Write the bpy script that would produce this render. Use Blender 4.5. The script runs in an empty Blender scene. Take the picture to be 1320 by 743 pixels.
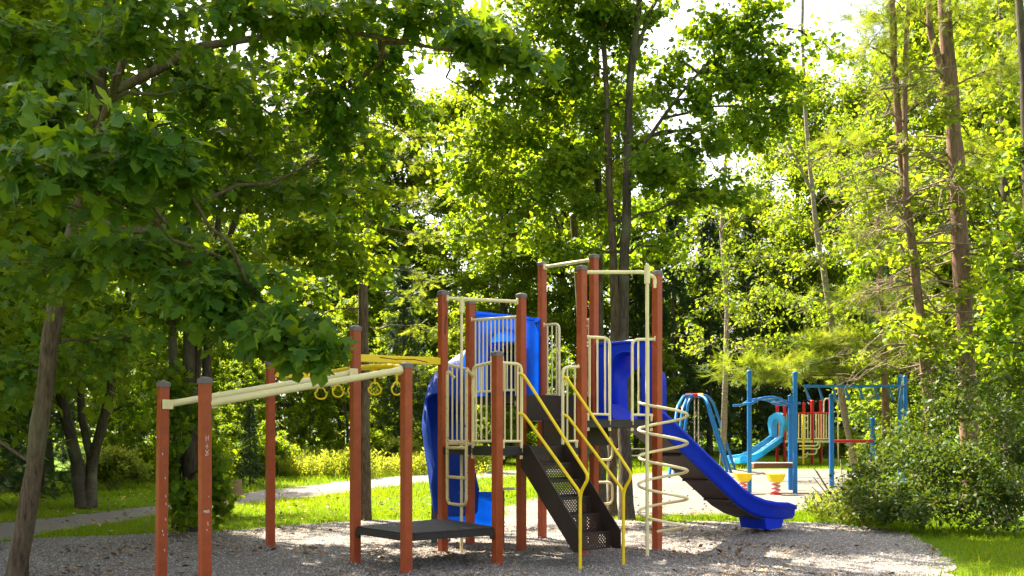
import bpy, math, random
import numpy as np
from mathutils import Vector, Matrix

R = math.radians
SC = bpy.context.scene
COL = SC.collection

# ------------------------------------------------------------------ camera, world, sun, exposure
F = 1150.0; CX = 660.0; HY = 568.0; CH = 1.44          # focal length in photo pixels, horizon row, eye height
cam_d = bpy.data.cameras.new('camera'); cam = bpy.data.objects.new('camera', cam_d); COL.objects.link(cam)
cam.location = (0, 0, CH); cam.rotation_euler = (R(90), 0, 0)
cam_d.sensor_width = 36; cam_d.lens = 36 * F / 1320
cam_d.shift_y = (HY - 371.5) / 1320
cam_d.clip_start = .05; cam_d.clip_end = 2000
SC.camera = cam

SUN_EL = R(50)
SUN_H = Vector((-.66, .75)).normalized()
SUN = Vector((SUN_H.x * math.cos(SUN_EL), SUN_H.y * math.cos(SUN_EL), math.sin(SUN_EL)))
W = bpy.data.worlds.new('World'); SC.world = W; W.use_nodes = True
wn = W.node_tree; wn.nodes.clear()
wo = wn.nodes.new('ShaderNodeOutputWorld'); bg = wn.nodes.new('ShaderNodeBackground'); sk = wn.nodes.new('ShaderNodeTexSky')
sk.sky_type = 'NISHITA'; sk.sun_disc = False; sk.sun_elevation = SUN_EL
sk.sun_rotation = math.atan2(SUN_H.x, SUN_H.y); sk.air_density = 1.0; sk.dust_density = 4.0; sk.ozone_density = 1.0
bg.inputs[1].default_value = .085
hs = wn.nodes.new('ShaderNodeHueSaturation'); hs.inputs['Saturation'].default_value = .35   # thin white summer haze over the blue
wn.links.new(sk.outputs[0], hs.inputs['Color']); wn.links.new(hs.outputs[0], bg.inputs[0]); wn.links.new(bg.outputs[0], wo.inputs[0])
sd = bpy.data.lights.new('sun', 'SUN'); sd.energy = 5.0; sd.angle = R(.53); sd.color = (1, .90, .72)
so = bpy.data.objects.new('sun', sd); COL.objects.link(so)
so.rotation_euler = SUN.to_track_quat('Z', 'Y').to_euler()
SC.view_settings.view_transform = 'Standard'; SC.view_settings.look = 'None'
SC.view_settings.exposure = 2.45; SC.view_settings.gamma = 1.0
cy = SC.cycles
cy.max_bounces = 7; cy.diffuse_bounces = 4; cy.glossy_bounces = 2; cy.transmission_bounces = 4; cy.transparent_max_bounces = 4
cy.use_denoising = True; cy.use_adaptive_sampling = True; cy.adaptive_threshold = .008
cy.sample_clamp_indirect = 6; cy.caustics_reflective = False; cy.caustics_refractive = False

# ------------------------------------------------------------------ helpers
def gz(y):
    return float(np.interp(y, [0, 20, 42, 80, 140], [0, 0, .35, 1.2, 1.8]))
def P(px, py, d):
    return Vector(((px - CX) * d / F, d, CH - (py - HY) * d / F))
def Gd(py):
    lo, hi = 2.0, 120.0
    for _ in range(50):
        m = (lo + hi) / 2
        if HY + F / m * (CH - gz(m)) > py: lo = m
        else: hi = m
    return lo
def G(px, py):
    d = Gd(py); return Vector(((px - CX) * d / F, d, gz(d)))

class MB:
    """collects shapes for one mesh object"""
    def __init__(s): s.v = []; s.f = []; s.sm = []
    def add(s, vs, fs, smooth=False):
        o = len(s.v); s.v += [tuple(v) for v in vs]
        s.f += [tuple(i + o for i in f) for f in fs]; s.sm += [smooth] * len(fs)
    def box(s, c, size, rz=0, bev=0, mat=None):
        hx, hy, hz = size[0] / 2, size[1] / 2, size[2] / 2
        m = (mat or Matrix.Rotation(rz, 3, 'Z')); c = Vector(c)
        if bev <= 0:
            vs = [c + m @ Vector((x, y, z)) for z in (-hz, hz) for x, y in ((-hx, -hy), (hx, -hy), (hx, hy), (-hx, hy))]
            s.add(vs, [(3, 2, 1, 0), (4, 5, 6, 7), (0, 1, 5, 4), (1, 2, 6, 5), (2, 3, 7, 6), (3, 0, 4, 7)])
        else:
            b = bev; rings = []
            for z, q in ((-hz, b), (-hz + b, 0), (hz - b, 0), (hz, b)):
                ax, ay = hx - q, hy - q
                rings.append([c + m @ Vector((x, y, z)) for x, y in ((-ax + (b - q), -ay), (ax - (b - q), -ay), (ax, -ay + (b - q)), (ax, ay - (b - q)), (ax - (b - q), ay), (-ax + (b - q), ay), (-ax, ay - (b - q)), (-ax, -ay + (b - q)))])
            s.loft(rings, True, False)
    def loft(s, rings, caps=True, smooth=True):
        n = len(rings[0]); vs = [v for r in rings for v in r]; fs = []
        for i in range(len(rings) - 1):
            for k in range(n):
                a, b = i * n + k, i * n + (k + 1) % n
                fs.append((a, b, b + n, a + n))
        s.add(vs, fs, smooth)
        if caps:
            s.add(rings[0], [tuple(range(n - 1, -1, -1))]); s.add(rings[-1], [tuple(range(n))])
    def tube(s, pts, r, n=8, caps=True):
        pts = [Vector(p) for p in pts]; m = len(pts)
        rr = [r] * m if not isinstance(r, (list, tuple)) else r
        up = None; rings = []
        for i, p in enumerate(pts):
            t = (pts[min(i + 1, m - 1)] - pts[max(i - 1, 0)])
            if t.length < 1e-9: t = Vector((0, 0, 1))
            t.normalize()
            if up is None:
                up = Vector((1, 0, 0)) if abs(t.x) < .8 else Vector((0, 1, 0))
            a = up - t * up.dot(t)
            if a.length < 1e-6: a = t.orthogonal()
            a.normalize(); up = a; b = t.cross(a)
            rings.append([p + (a * math.cos(k * 2 * math.pi / n) + b * math.sin(k * 2 * math.pi / n)) * rr[i] for k in range(n)])
        s.loft(rings, caps, True)
    def poly(s, pts, z0, z1):
        lo = [Vector((p[0], p[1], z0)) for p in pts]; hi = [Vector((p[0], p[1], z1)) for p in pts]
        ar = sum(pts[i][0] * pts[(i + 1) % len(pts)][1] - pts[(i + 1) % len(pts)][0] * pts[i][1] for i in range(len(pts)))
        if ar < 0: lo.reverse(); hi.reverse()
        s.loft([lo, hi], True, False)
    def mesh(s, name):
        me = bpy.data.meshes.new(name); me.from_pydata(s.v, [], s.f)
        me.polygons.foreach_set('use_smooth', s.sm); me.update(); return me
    def build(s, name, mat, parent=None, loc=None):
        me = s.mesh(name); me.materials.append(mat)
        return link(name, me, parent, loc)
def link(name, data, parent=None, loc=None):
    o = bpy.data.objects.new(name, data); COL.objects.link(o)
    if parent is not None: o.parent = parent
    if loc is not None: o.location = loc
    return o
def tag(o, label=None, cat=None, group=None, kind=None):
    if label: o['label'] = label
    if cat: o['category'] = cat
    if group: o['group'] = group
    if kind: o['kind'] = kind
    return o
def thing(name, label, cat, loc=(0, 0, 0), group=None):
    o = bpy.data.objects.new(name, None); COL.objects.link(o); o.location = loc; o.empty_display_size = .1
    return tag(o, label, cat, group)
def arc(pts_corner, r, n=5):
    """polyline with corners rounded"""
    p = [Vector(q) for q in pts_corner]; out = [p[0]]
    for i in range(1, len(p) - 1):
        a = (p[i - 1] - p[i]); b = (p[i + 1] - p[i]); q = min(r, a.length * .49, b.length * .49)
        a = p[i] + a.normalized() * q; b = p[i] + b.normalized() * q
        for k in range(n + 1):
            t = k / n; out.append(a * (1 - t) ** 2 + p[i] * 2 * t * (1 - t) + b * t * t)
    out.append(p[-1]); return out

# ------------------------------------------------------------------ materials
def mat_new(name):
    m = bpy.data.materials.new(name); m.use_nodes = True; nt = m.node_tree; nt.nodes.clear()
    return m, nt, nt.nodes.new('ShaderNodeOutputMaterial')
def N(nt, t, **kw):
    n = nt.nodes.new(t)
    for k, v in kw.items():
        if k.startswith('i_'):
            n.inputs[k[2:].replace('_', ' ')].default_value = v
        else: setattr(n, k, v)
    return n
def ramp(nt, fac, stops):
    r = nt.nodes.new('ShaderNodeValToRGB'); el = r.color_ramp.elements
    while len(el) < len(stops): el.new(.5)
    for e, (p, c) in zip(el, stops): e.position = p; e.color = (*c, 1)
    nt.links.new(fac, r.inputs[0]); return r.outputs[0]
def paint(name, col, rough=.45, wear=.0, wearcol=(.5, .4, .3), chip=.62, scale=18, var=.12, bump=.02, spec=.4):
    m, nt, out = mat_new(name); L = nt.links.new
    b = N(nt, 'ShaderNodeBsdfPrincipled'); L(b.outputs[0], out.inputs[0])
    tc = N(nt, 'ShaderNodeTexCoord')
    n1 = N(nt, 'ShaderNodeTexNoise', i_Scale=scale * .25, i_Detail=6.0, i_Roughness=.65); L(tc.outputs['Object'], n1.inputs['Vector'])
    c = ramp(nt, n1.outputs[0], [(.3, tuple(x * (1 - var) for x in col)), (.7, tuple(min(1, x * (1 + var)) for x in col))])
    if wear > 0:
        n2 = N(nt, 'ShaderNodeTexNoise', i_Scale=scale, i_Detail=8.0, i_Roughness=.7); L(tc.outputs['Object'], n2.inputs['Vector'])
        f = ramp(nt, n2.outputs[0], [(chip, (0, 0, 0)), (chip + .03, (wear,) * 3)])
        mx = N(nt, 'ShaderNodeMix', data_type='RGBA'); L(f, mx.inputs[0]); L(c, mx.inputs[6]); mx.inputs[7].default_value = (*wearcol, 1); c = mx.outputs[2]
    L(c, b.inputs['Base Color'])
    rr = N(nt, 'ShaderNodeMapRange'); rr.inputs[3].default_value = rough * .8; rr.inputs[4].default_value = min(1, rough * 1.25)
    L(n1.outputs[0], rr.inputs[0]); L(rr.outputs[0], b.inputs['Roughness'])
    b.inputs['Specular IOR Level'].default_value = spec
    if bump:
        n3 = N(nt, 'ShaderNodeTexNoise', i_Scale=60.0, i_Detail=4.0); L(tc.outputs['Object'], n3.inputs['Vector'])
        bp = N(nt, 'ShaderNodeBump'); bp.inputs['Strength'].default_value = .15; bp.inputs['Distance'].default_value = bump * .1
        L(n3.outputs[0], bp.inputs['Height']); L(bp.outputs[0], b.inputs['Normal'])
    return m
def plastic(name, col, trans=0.0, tcol=None, rough=.3):
    m, nt, out = mat_new(name); L = nt.links.new
    b = N(nt, 'ShaderNodeBsdfPrincipled'); b.inputs['Specular IOR Level'].default_value = .3; tc = N(nt, 'ShaderNodeTexCoord')
    n1 = N(nt, 'ShaderNodeTexNoise', i_Scale=3.0, i_Detail=8.0, i_Roughness=.7); L(tc.outputs['Object'], n1.inputs['Vector'])
    c = ramp(nt, n1.outputs[0], [(.3, tuple(x * .85 for x in col)), (.7, tuple(min(1, x * 1.12) for x in col))])
    mp = N(nt, 'ShaderNodeMapping'); mp.inputs['Scale'].default_value = (4, 4, 22); mp.inputs['Rotation'].default_value = (.5, .4, .7); L(tc.outputs['Object'], mp.inputs[0])
    n5 = N(nt, 'ShaderNodeTexNoise', i_Scale=3.0, i_Detail=9.0, i_Roughness=.75); L(mp.outputs[0], n5.inputs['Vector'])
    mx5 = N(nt, 'ShaderNodeMix', data_type='RGBA'); L(ramp(nt, n5.outputs[0], [(.60, (0, 0, 0)), (.74, (.35, .35, .35))]), mx5.inputs[0]); L(c, mx5.inputs[6]); mx5.inputs[7].default_value = (*[min(1, x * .6 + .16) for x in col], 1)
    L(mx5.outputs[2], b.inputs['Base Color'])
    n2 = N(nt, 'ShaderNodeTexNoise', i_Scale=30.0, i_Detail=5.0); L(tc.outputs['Object'], n2.inputs['Vector'])
    rr = N(nt, 'ShaderNodeMapRange'); rr.inputs[3].default_value = rough * .7; rr.inputs[4].default_value = rough * 1.6
    L(n2.outputs[0], rr.inputs[0]); L(rr.outputs[0], b.inputs['Roughness'])
    if trans > 0:
        t = N(nt, 'ShaderNodeBsdfTranslucent'); t.inputs[0].default_value = (*(tcol or col), 1)
        mx = N(nt, 'ShaderNodeMixShader'); mx.inputs[0].default_value = trans
        L(b.outputs[0], mx.inputs[1]); L(t.outputs[0], mx.inputs[2]); L(mx.outputs[0], out.inputs[0])
    else: L(b.outputs[0], out.inputs[0])
    return m
def leaf_mat(name, stops, tstops, fac=.42, rough=.55, spec=.14):
    m, nt, out = mat_new(name); L = nt.links.new
    at = N(nt, 'ShaderNodeAttribute', attribute_name='leaf_tone'); oi = N(nt, 'ShaderNodeObjectInfo')
    ad = N(nt, 'ShaderNodeMath', operation='MULTIPLY_ADD'); L(oi.outputs['Random'], ad.inputs[0]); ad.inputs[1].default_value = .16
    sb = N(nt, 'ShaderNodeMath', operation='SUBTRACT'); L(at.outputs['Fac'], sb.inputs[0]); sb.inputs[1].default_value = .08
    L(sb.outputs[0], ad.inputs[2])
    b = N(nt, 'ShaderNodeBsdfPrincipled'); b.inputs['Roughness'].default_value = rough; b.inputs['Specular IOR Level'].default_value = spec
    L(ramp(nt, ad.outputs[0], stops), b.inputs['Base Color'])
    t = N(nt, 'ShaderNodeBsdfTranslucent'); L(ramp(nt, ad.outputs[0], tstops), t.inputs[0])
    mx = N(nt, 'ShaderNodeMixShader'); mx.inputs[0].default_value = fac
    L(b.outputs[0], mx.inputs[1]); L(t.outputs[0], mx.inputs[2]); L(mx.outputs[0], out.inputs[0])
    return m
def bark(name, c0, c1, scale=(9, 9, 1.6), moss=0):
    m, nt, out = mat_new(name); L = nt.links.new
    b = N(nt, 'ShaderNodeBsdfPrincipled'); b.inputs['Roughness'].default_value = .9; b.inputs['Specular IOR Level'].default_value = .075
    tc = N(nt, 'ShaderNodeTexCoord'); mp = N(nt, 'ShaderNodeMapping'); mp.inputs['Scale'].default_value = scale
    L(tc.outputs['Object'], mp.inputs[0])
    n = N(nt, 'ShaderNodeTexNoise', i_Scale=3.0, i_Detail=10.0, i_Roughness=.7); L(mp.outputs[0], n.inputs['Vector'])
    c = ramp(nt, n.outputs[0], [(.32, c0), (.66, c1)])
    if moss:
        n4 = N(nt, 'ShaderNodeTexNoise', i_Scale=1.7, i_Detail=5.0); L(tc.outputs['Object'], n4.inputs['Vector'])
        f = ramp(nt, n4.outputs[0], [(.5, (0, 0, 0)), (.68, (moss,) * 3)])
        mx = N(nt, 'ShaderNodeMix', data_type='RGBA'); L(f, mx.inputs[0]); L(c, mx.inputs[6]); mx.inputs[7].default_value = (.16, .17, .09, 1); c = mx.outputs[2]
    L(c, b.inputs['Base Color'])
    bp = N(nt, 'ShaderNodeBump'); bp.inputs['Strength'].default_value = .7; bp.inputs['Distance'].default_value = .03
    L(n.outputs[0], bp.inputs['Height']); L(bp.outputs[0], b.inputs['Normal']); L(b.outputs[0], out.inputs[0])
    return m
def ground_mat(name, stops, scale, stops2=None, scale2=1.0, rough=.95, bumpd=.02):
    m, nt, out = mat_new(name); L = nt.links.new
    b = N(nt, 'ShaderNodeBsdfPrincipled'); b.inputs['Roughness'].default_value = rough; b.inputs['Specular IOR Level'].default_value = .075
    tc = N(nt, 'ShaderNodeTexCoord')
    n = N(nt, 'ShaderNodeTexNoise', i_Scale=scale, i_Detail=8.0, i_Roughness=.75); L(tc.outputs['Object'], n.inputs['Vector'])
    c = ramp(nt, n.outputs[0], stops)
    if stops2:
        n2 = N(nt, 'ShaderNodeTexNoise', i_Scale=scale2, i_Detail=6.0, i_Roughness=.6); L(tc.outputs['Object'], n2.inputs['Vector'])
        mx = N(nt, 'ShaderNodeMix', data_type='RGBA', blend_type='MULTIPLY'); mx.inputs[0].default_value = 1
        L(c, mx.inputs[6]); L(ramp(nt, n2.outputs[0], stops2), mx.inputs[7]); c = mx.outputs[2]
    L(c, b.inputs['Base Color'])
    bp = N(nt, 'ShaderNodeBump'); bp.inputs['Strength'].default_value = .8; bp.inputs['Distance'].default_value = bumpd
    L(n.outputs[0], bp.inputs['Height']); L(bp.outputs[0], b.inputs['Normal']); L(b.outputs[0], out.inputs[0])
    return m
def stone_mat(name, stops):
    m, nt, out = mat_new(name); L = nt.links.new
    b = N(nt, 'ShaderNodeBsdfPrincipled'); b.inputs['Roughness'].default_value = .9; b.inputs['Specular IOR Level'].default_value = .2
    at = N(nt, 'ShaderNodeAttribute', attribute_name='leaf_tone'); L(ramp(nt, at.outputs['Fac'], stops), b.inputs['Base Color']); L(b.outputs[0], out.inputs[0])
    return m

M = dict(
    red=paint('brick_red_paint', (.37, .066, .014), .42, .6, (.46, .26, .16), .665, 34, .20),
    cap=paint('grey_cap_plastic', (.17, .135, .14), .5, .4, (.09, .075, .075), .6),
    cream=paint('cream_paint', (.86, .74, .42), .4, .35, (.35, .22, .10), .69, 30, .08),
    rusty=paint('worn_cream_paint', (.70, .54, .24), .5, .9, (.10, .05, .03), .58, 26, .15),
    yellow=paint('yellow_paint', (.95, .65, .010), .35, .3, (.35, .2, .02), .70, 30, .08),
    black=paint('black_coated_metal', (.026, .022, .021), .5, .5, (.07, .055, .045), .62, 22, .3),
    brown=paint('brown_coated_metal', (.030, .018, .014), .45, .6, (.085, .060, .045), .64, 20, .25),
    greyframe=paint('dark_grey_frame', (.085, .085, .085), .6, .4, (.14, .13, .11), .6),
    deep=plastic('deep_blue_plastic', (.001, .032, .62), 0, None, .38),
    azure=plastic('azure_plastic', (.006, .11, .68), .5, (.01, .38, 1.0), .25),
    shaded_blue=plastic('shaded_blue_plastic', (.004, .050, .36), .12, (.01, .12, .7), .55),  # darker copy of the blue plastic, its weaker light put into the colour
    lane_glint=plastic('painted_ridge_glint', (.40, .68, .85), 0, None, .4),  # paler blue paints the light reflected along the slide ridges
    lblue=plastic('light_blue_plastic', (.08, .46, .80), .3, (.1, .6, .9), .35),
    bluepaint=paint('blue_paint', (.012, .15, .46), .35, .1, (.2, .2, .2), .72, 30, .08),
    redpaint=paint('bright_red_paint', (.55, .012, .018), .35, 0),
    bench=paint('brown_wood_beam', (.16, .065, .030), .6, .3, (.25, .14, .08), .6),
    underside_shade=paint('painted_underside_shade', (.036, .023, .024), .5, .3, (.02, .014, .012), .6),  # shade under the blue slide painted as dark brown
    scorch=paint('scorch_mark', (.035, .016, .014), .8, 0),
    white=paint('pale_scratch', (.62, .52, .42), .8, 0),
    dark=paint('bolt_metal', (.03, .03, .03), .4, 0),
    pale=paint('pale_edge', (.75, .70, .68), .6, 0),
    pink=paint('faded_red_paint', (.70, .28, .26), .5, 0),
    wood=paint('grey_wood', (.26, .22, .18), .8, 0),
    cut=paint('cut_wood', (.30, .19, .10), .8, .5, (.25, .16, .08), .55, 30),
    bark_maple=bark('maple_bark', (.042, .030, .019), (.175, .130, .085), moss=.5),
    bark_dark=bark('dark_bark', (.030, .024, .018), (.105, .085, .062), moss=.5),
    bark_pine=bark('pine_bark', (.085, .052, .036), (.28, .175, .125)),
    bark_birch=bark('pale_bark', (.11, .09, .065), (.36, .31, .235), (3, 3, 6)),
    twig=bark('dead_twig_bark', (.12, .085, .06), (.33, .26, .19)),
    l_near=leaf_mat('near_maple_leaf', [(0, (.030, .085, .010)), (.6, (.056, .135, .014)), (1, (.10, .17, .014))], [(0, (.15, .30, .005)), (1, (.42, .50, .008))], .42),
    l_mid=leaf_mat('maple_leaf', [(0, (.036, .090, .010)), (.6, (.070, .145, .012)), (1, (.13, .19, .014))], [(0, (.19, .36, .006)), (1, (.46, .54, .010))], .48),
    l_yel=leaf_mat('aspen_leaf', [(0, (.065, .105, .006)), (.6, (.115, .160, .008)), (1, (.20, .21, .012))], [(0, (.20, .34, .008)), (1, (.46, .51, .015))], .46),
    l_bg=leaf_mat('woodland_leaf', [(0, (.038, .078, .006)), (.6, (.080, .128, .008)), (1, (.16, .19, .010))], [(0, (.20, .35, .008)), (1, (.46, .54, .014))], .5),
    l_con=leaf_mat('conifer_needle', [(0, (.016, .040, .014)), (1, (.045, .085, .022))], [(0, (.03, .07, .01)), (1, (.08, .13, .02))], .22),
    l_pine=leaf_mat('pine_needle', [(0, (.055, .100, .012)), (1, (.14, .19, .020))], [(0, (.18, .27, .01)), (1, (.40, .44, .03))], .42),
    l_shrub=leaf_mat('shrub_leaf', [(0, (.022, .052, .008)), (.7, (.052, .092, .014)), (1, (.15, .19, .04))], [(0, (.07, .14, .006)), (1, (.28, .34, .015))], .25, .5, .16),
    l_weed=leaf_mat('weed_leaf', [(0, (.10, .16, .02)), (.7, (.17, .22, .03)), (1, (.33, .31, .04))], [(0, (.28, .36, .02)), (1, (.52, .50, .04))], .42),
    l_grass=leaf_mat('grass_blade', [(0, (.060, .140, .003)), (.7, (.11, .20, .005)), (1, (.19, .22, .02))], [(0, (.27, .42, .003)), (1, (.46, .54, .008))], .38),
    stone=stone_mat('gravel_stone', [(0, (.14, .128, .118)), (.5, (.27, .25, .235)), (1, (.45, .42, .39))]),
    litter=stone_mat('dry_litter', [(0, (.10, .055, .030)), (.6, (.26, .16, .09)), (1, (.42, .30, .18))]),
)
M['gravel'] = ground_mat('grey_gravel', [(.30, (.080, .072, .066)), (.5, (.225, .207, .193)), (.72, (.40, .37, .345))], 60, [(.3, (.80, .70, .60)), (.6, (1, 1, 1))], .7, bumpd=.03)
M['gravel2'] = ground_mat('pale_gravel', [(.30, (.085, .078, .068)), (.55, (.20, .185, .165)), (.72, (.36, .335, .30))], 40, [(.3, (.80, .78, .74)), (.65, (1, 1, 1))], .5)
M['path'] = ground_mat('path_gravel', [(.30, (.15, .135, .125)), (.7, (.28, .255, .24))], 45, [(.3, (.85, .82, .8)), (.65, (1, 1, 1))], .6)
M['lawn'] = ground_mat('lawn_soil', [(.30, (.055, .110, .004)), (.7, (.105, .175, .006))], 25, [(.3, (.7, .75, .6)), (.65, (1, 1, 1))], .4)
#@@GROUND
# ------------------------------------------------------------------ ground
import bmesh
rnd = random.Random(7)
def sheet(name, pts, dz, mat, jitter=.06, step=.35):
    out = []
    for i in range(len(pts)):
        a = Vector(pts[i][:2]); b = Vector(pts[(i + 1) % len(pts)][:2]); n = max(1, min(60, int((b - a).length / step)))
        for k in range(n):
            p = a.lerp(b, k / n); j = jitter * (1 if p.y > 7 else 0)
            out.append((p.x + rnd.gauss(0, j), p.y + rnd.gauss(0, j)))
    bm = bmesh.new(); vs = [bm.verts.new((x, y, 0)) for x, y in out]
    f = bm.faces.new(vs); bmesh.ops.triangulate(bm, faces=[f])
    for y in (20, 42, 80, 140):
        bmesh.ops.bisect_plane(bm, geom=bm.verts[:] + bm.edges[:] + bm.faces[:], plane_co=(0, y, 0), plane_no=(0, 1, 0))
    bmesh.ops.triangulate(bm, faces=bm.faces[:])
    for v in bm.verts: v.co.z = gz(v.co.y) + dz
    bmesh.ops.recalc_face_normals(bm, faces=bm.faces[:])
    if sum(f.normal.z for f in bm.faces) < 0: bmesh.ops.reverse_faces(bm, faces=bm.faces[:])
    me = bpy.data.meshes.new(name); bm.to_mesh(me); bm.free(); me.materials.append(mat)
    return link(name, me), out
gb = MB(); xs = [-300, -60, -20, 0, 20, 60, 300]; ys = [-60, 0, 20, 42, 80, 140, 700]
gb.add([(x, y, gz(max(0, y))) for y in ys for x in xs], [(j * 7 + i, j * 7 + i + 1, j * 7 + i + 8, j * 7 + i + 7) for j in range(6) for i in range(6)])
tag(gb.build('ground', M['lawn']), 'green lawn ground running under the trees to the far woods', 'ground', kind='structure')
near_px = [(0, 700), (50, 694), (120, 692), (200, 688), (300, 684), (400, 676), (470, 671), (560, 672), (640, 668), (700, 667), (760, 668), (830, 673), (900, 672), (1060, 674), (1120, 680), (1180, 690), (1215, 715), (1245, 760)]
near = [(-10.5, 12.6)] + [tuple(G(x, y)[:2]) for x, y in near_px] + [(4.4, 7.5), (4.0, 3), (-11, 3)]
far_px = [(640, 671), (646, 655), (690, 642), (740, 628), (800, 614), (860, 607), (960, 605), (1080, 605), (1125, 612), (1105, 635), (1070, 655), (1000, 663), (900, 664), (820, 666), (760, 669), (700, 671)]
far = [tuple(G(x, y)[:2]) for x, y in far_px]
path_px = [(-120, 710), (0, 697), (100, 682), (200, 665), (300, 652), (400, 641), (480, 630), (560, 621), (640, 615), (730, 610), (730, 605), (640, 608), (560, 611), (480, 617), (400, 626), (330, 634), (280, 642), (200, 653), (100, 664), (0, 676), (-120, 686)]
path = [tuple(G(x, y)[:2]) for x, y in path_px]
o, pathp = sheet('gravel_path', path, .004, M['path'], .10, .35)
tag(o, 'pale gravel footpath curving across the lawn behind the posts', 'path', kind='structure')
o, farp = sheet('far_gravel_bed', far, .004, M['gravel2'], .08, .6)
tag(o, 'sunny pale gravel bed under the blue climbing equipment', 'gravel bed', kind='structure')
o, nearp = sheet('gravel_bed', near, .008, M['gravel'], .05, .25)
tag(o, 'grey gravel bed around the rust red play structure', 'gravel bed', kind='structure')

def inside(px, py, poly):
    x = np.asarray(px); y = np.asarray(py); r = np.zeros(x.shape, bool); n = len(poly)
    for i in range(n):
        x0, y0 = poly[i]; x1, y1 = poly[i - 1]
        c = ((y0 > y) != (y1 > y)) & (x < (x1 - x0) * (y - y0) / ((y1 - y0) if abs(y1 - y0) > 1e-9 else 1e-9) + x0)
        r ^= c
    return r

# ------------------------------------------------------------------ scatter of many small faces as one mesh
def unit(a): return a / np.maximum(np.linalg.norm(a, axis=-1, keepdims=True), 1e-9)
T_LEAF = (np.array([(0, 0, 0), (.42, .30, .07), (1, 0, -.04), (.42, -.30, .07)]), [(0, 1, 2, 3)])
_ml = [(0, 0), (.10, .22), (-.02, .40), (.21, .25), (.46, .60), (.44, .19), (.72, .27), (1, 0), (.72, -.27), (.44, -.19), (.46, -.60), (.21, -.25), (-.02, -.40), (.10, -.22)]
T_MAPLE = (np.array([(x, y, .05 - .22 * abs(y) ** 1.3 - .12 * x * x) for x, y in _ml]), [tuple(range(14))])
T_MAPLE_S = (np.array([(0, 0, 0), (.1, .42, -.05), (.45, .30, .04), (.48, .5, -.06), (1, 0, -.10), (.48, -.5, -.06), (.45, -.30, .04), (.1, -.42, -.05)]), [(0, 1, 2, 3, 4, 5, 6, 7)])
def _needles(n, ln, w, spread, rng=random.Random(3)):
    v = []; f = []
    for i in range(n):
        t = i / n; sd_ = 1 if i % 2 else -1; a = spread * (1 - .4 * t); el = rng.uniform(-.5, .5)
        b = np.array((t * .75, 0, 0)); d = np.array((math.cos(a), sd_ * math.sin(a) * math.cos(el), math.sin(el) * .7)) * ln * rng.uniform(.7, 1.1)
        q = np.cross(d, (0, 0, 1)); q = q / (np.linalg.norm(q) + 1e-9) * w
        o = len(v); v += [b - q, b + q, b + d]; f.append((o, o + 1, o + 2))
    return np.array(v), f
T_SPRUCE = _needles(14, .34, .030, 1.0)
T_PINE = _needles(16, .60, .020, .9)
_st = [(0, 0, .5), (.5, .1, 0), (0, .5, .05), (-.5, 0, -.05), (.05, -.5, 0)]
T_STONE = (np.array(_st), [(0, 1, 2), (0, 2, 3), (0, 3, 4), (0, 4, 1)])
T_BLADE = (np.array([(0, -.07, 0), (0, .07, 0), (1, 0, .12)]), [(0, 1, 2)])
T_STALK = (np.array([(0, -.02, 0), (0, .02, 0), (1, 0, 0), (.35, 0, 0), (.55, .12, .1), (.75, .02, .12), (.5, 0, 0), (.7, -.12, .1), (.9, -.02, .12), (.2, 0, 0), (.36, .13, .1), (.52, .06, .1), (.8, 0, 0), (.9, .1, .03), (1.05, .02, .03)]), [(0, 1, 2), (3, 4, 5), (6, 7, 8), (9, 10, 11), (12, 13, 14)])
_wv = [(0, -.012, 0), (0, .012, 0), (1, 0, .02)]; _wf = [(0, 1, 2)]
for _i in range(9):
    _x = .18 + .09 * _i; _s = 1 if _i % 2 else -1; _o = len(_wv); _h = .06 * math.cos(_i * 2.0)
    _wv += [(_x, 0, 0), (_x + .04, _s * .07, _h + .03), (_x + .13, _s * .13, _h), (_x + .10, _s * .04, _h)]; _wf.append((_o, _o + 1, _o + 2, _o + 3))
T_WEED = (np.array(_wv), _wf)
def scatter(name, pos, size, tdir, ndir, tmpl, mat, tone, parent=None, kind=None):
    """one mesh of many small faces: pos (N,3), size (N,), tdir leaf axis, ndir leaf normal"""
    v, fs = tmpl; n = len(pos); k = len(v)
    t = unit(tdir); b = unit(np.cross(ndir, t)); nn = np.cross(t, b)
    s = size[:, None, None]
    co = pos[:, None, :] + s * (v[None, :, 0:1] * t[:, None, :] + v[None, :, 1:2] * b[:, None, :] + v[None, :, 2:3] * nn[:, None, :])
    ln = [len(f) for f in fs]; flat = np.array([i for f in fs for i in f])
    loops = (np.arange(n)[:, None] * k + flat[None, :]).ravel()
    tot = np.tile(ln, n); start = np.concatenate([[0], np.cumsum(tot)[:-1]])
    me = bpy.data.meshes.new(name); me.vertices.add(n * k); me.vertices.foreach_set('co', co.astype(np.float32).ravel())
    me.loops.add(len(loops)); me.loops.foreach_set('vertex_index', loops.astype(np.int32))
    me.polygons.add(len(tot)); me.polygons.foreach_set('loop_start', start.astype(np.int32)); me.polygons.foreach_set('loop_total', tot.astype(np.int32))
    me.update(calc_edges=True)
    at = me.attributes.new('leaf_tone', 'FLOAT', 'FACE'); at.data.foreach_set('value', np.repeat(tone, len(fs)).astype(np.float32))
    me.materials.append(mat)
    o = link(name, me, parent)
    if kind: o['kind'] = kind
    return o
def zground(y): return np.interp(y, [0, 20, 42, 80, 140], [0, 0, .35, 1.2, 1.8])

rs = np.random.RandomState(5)
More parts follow.
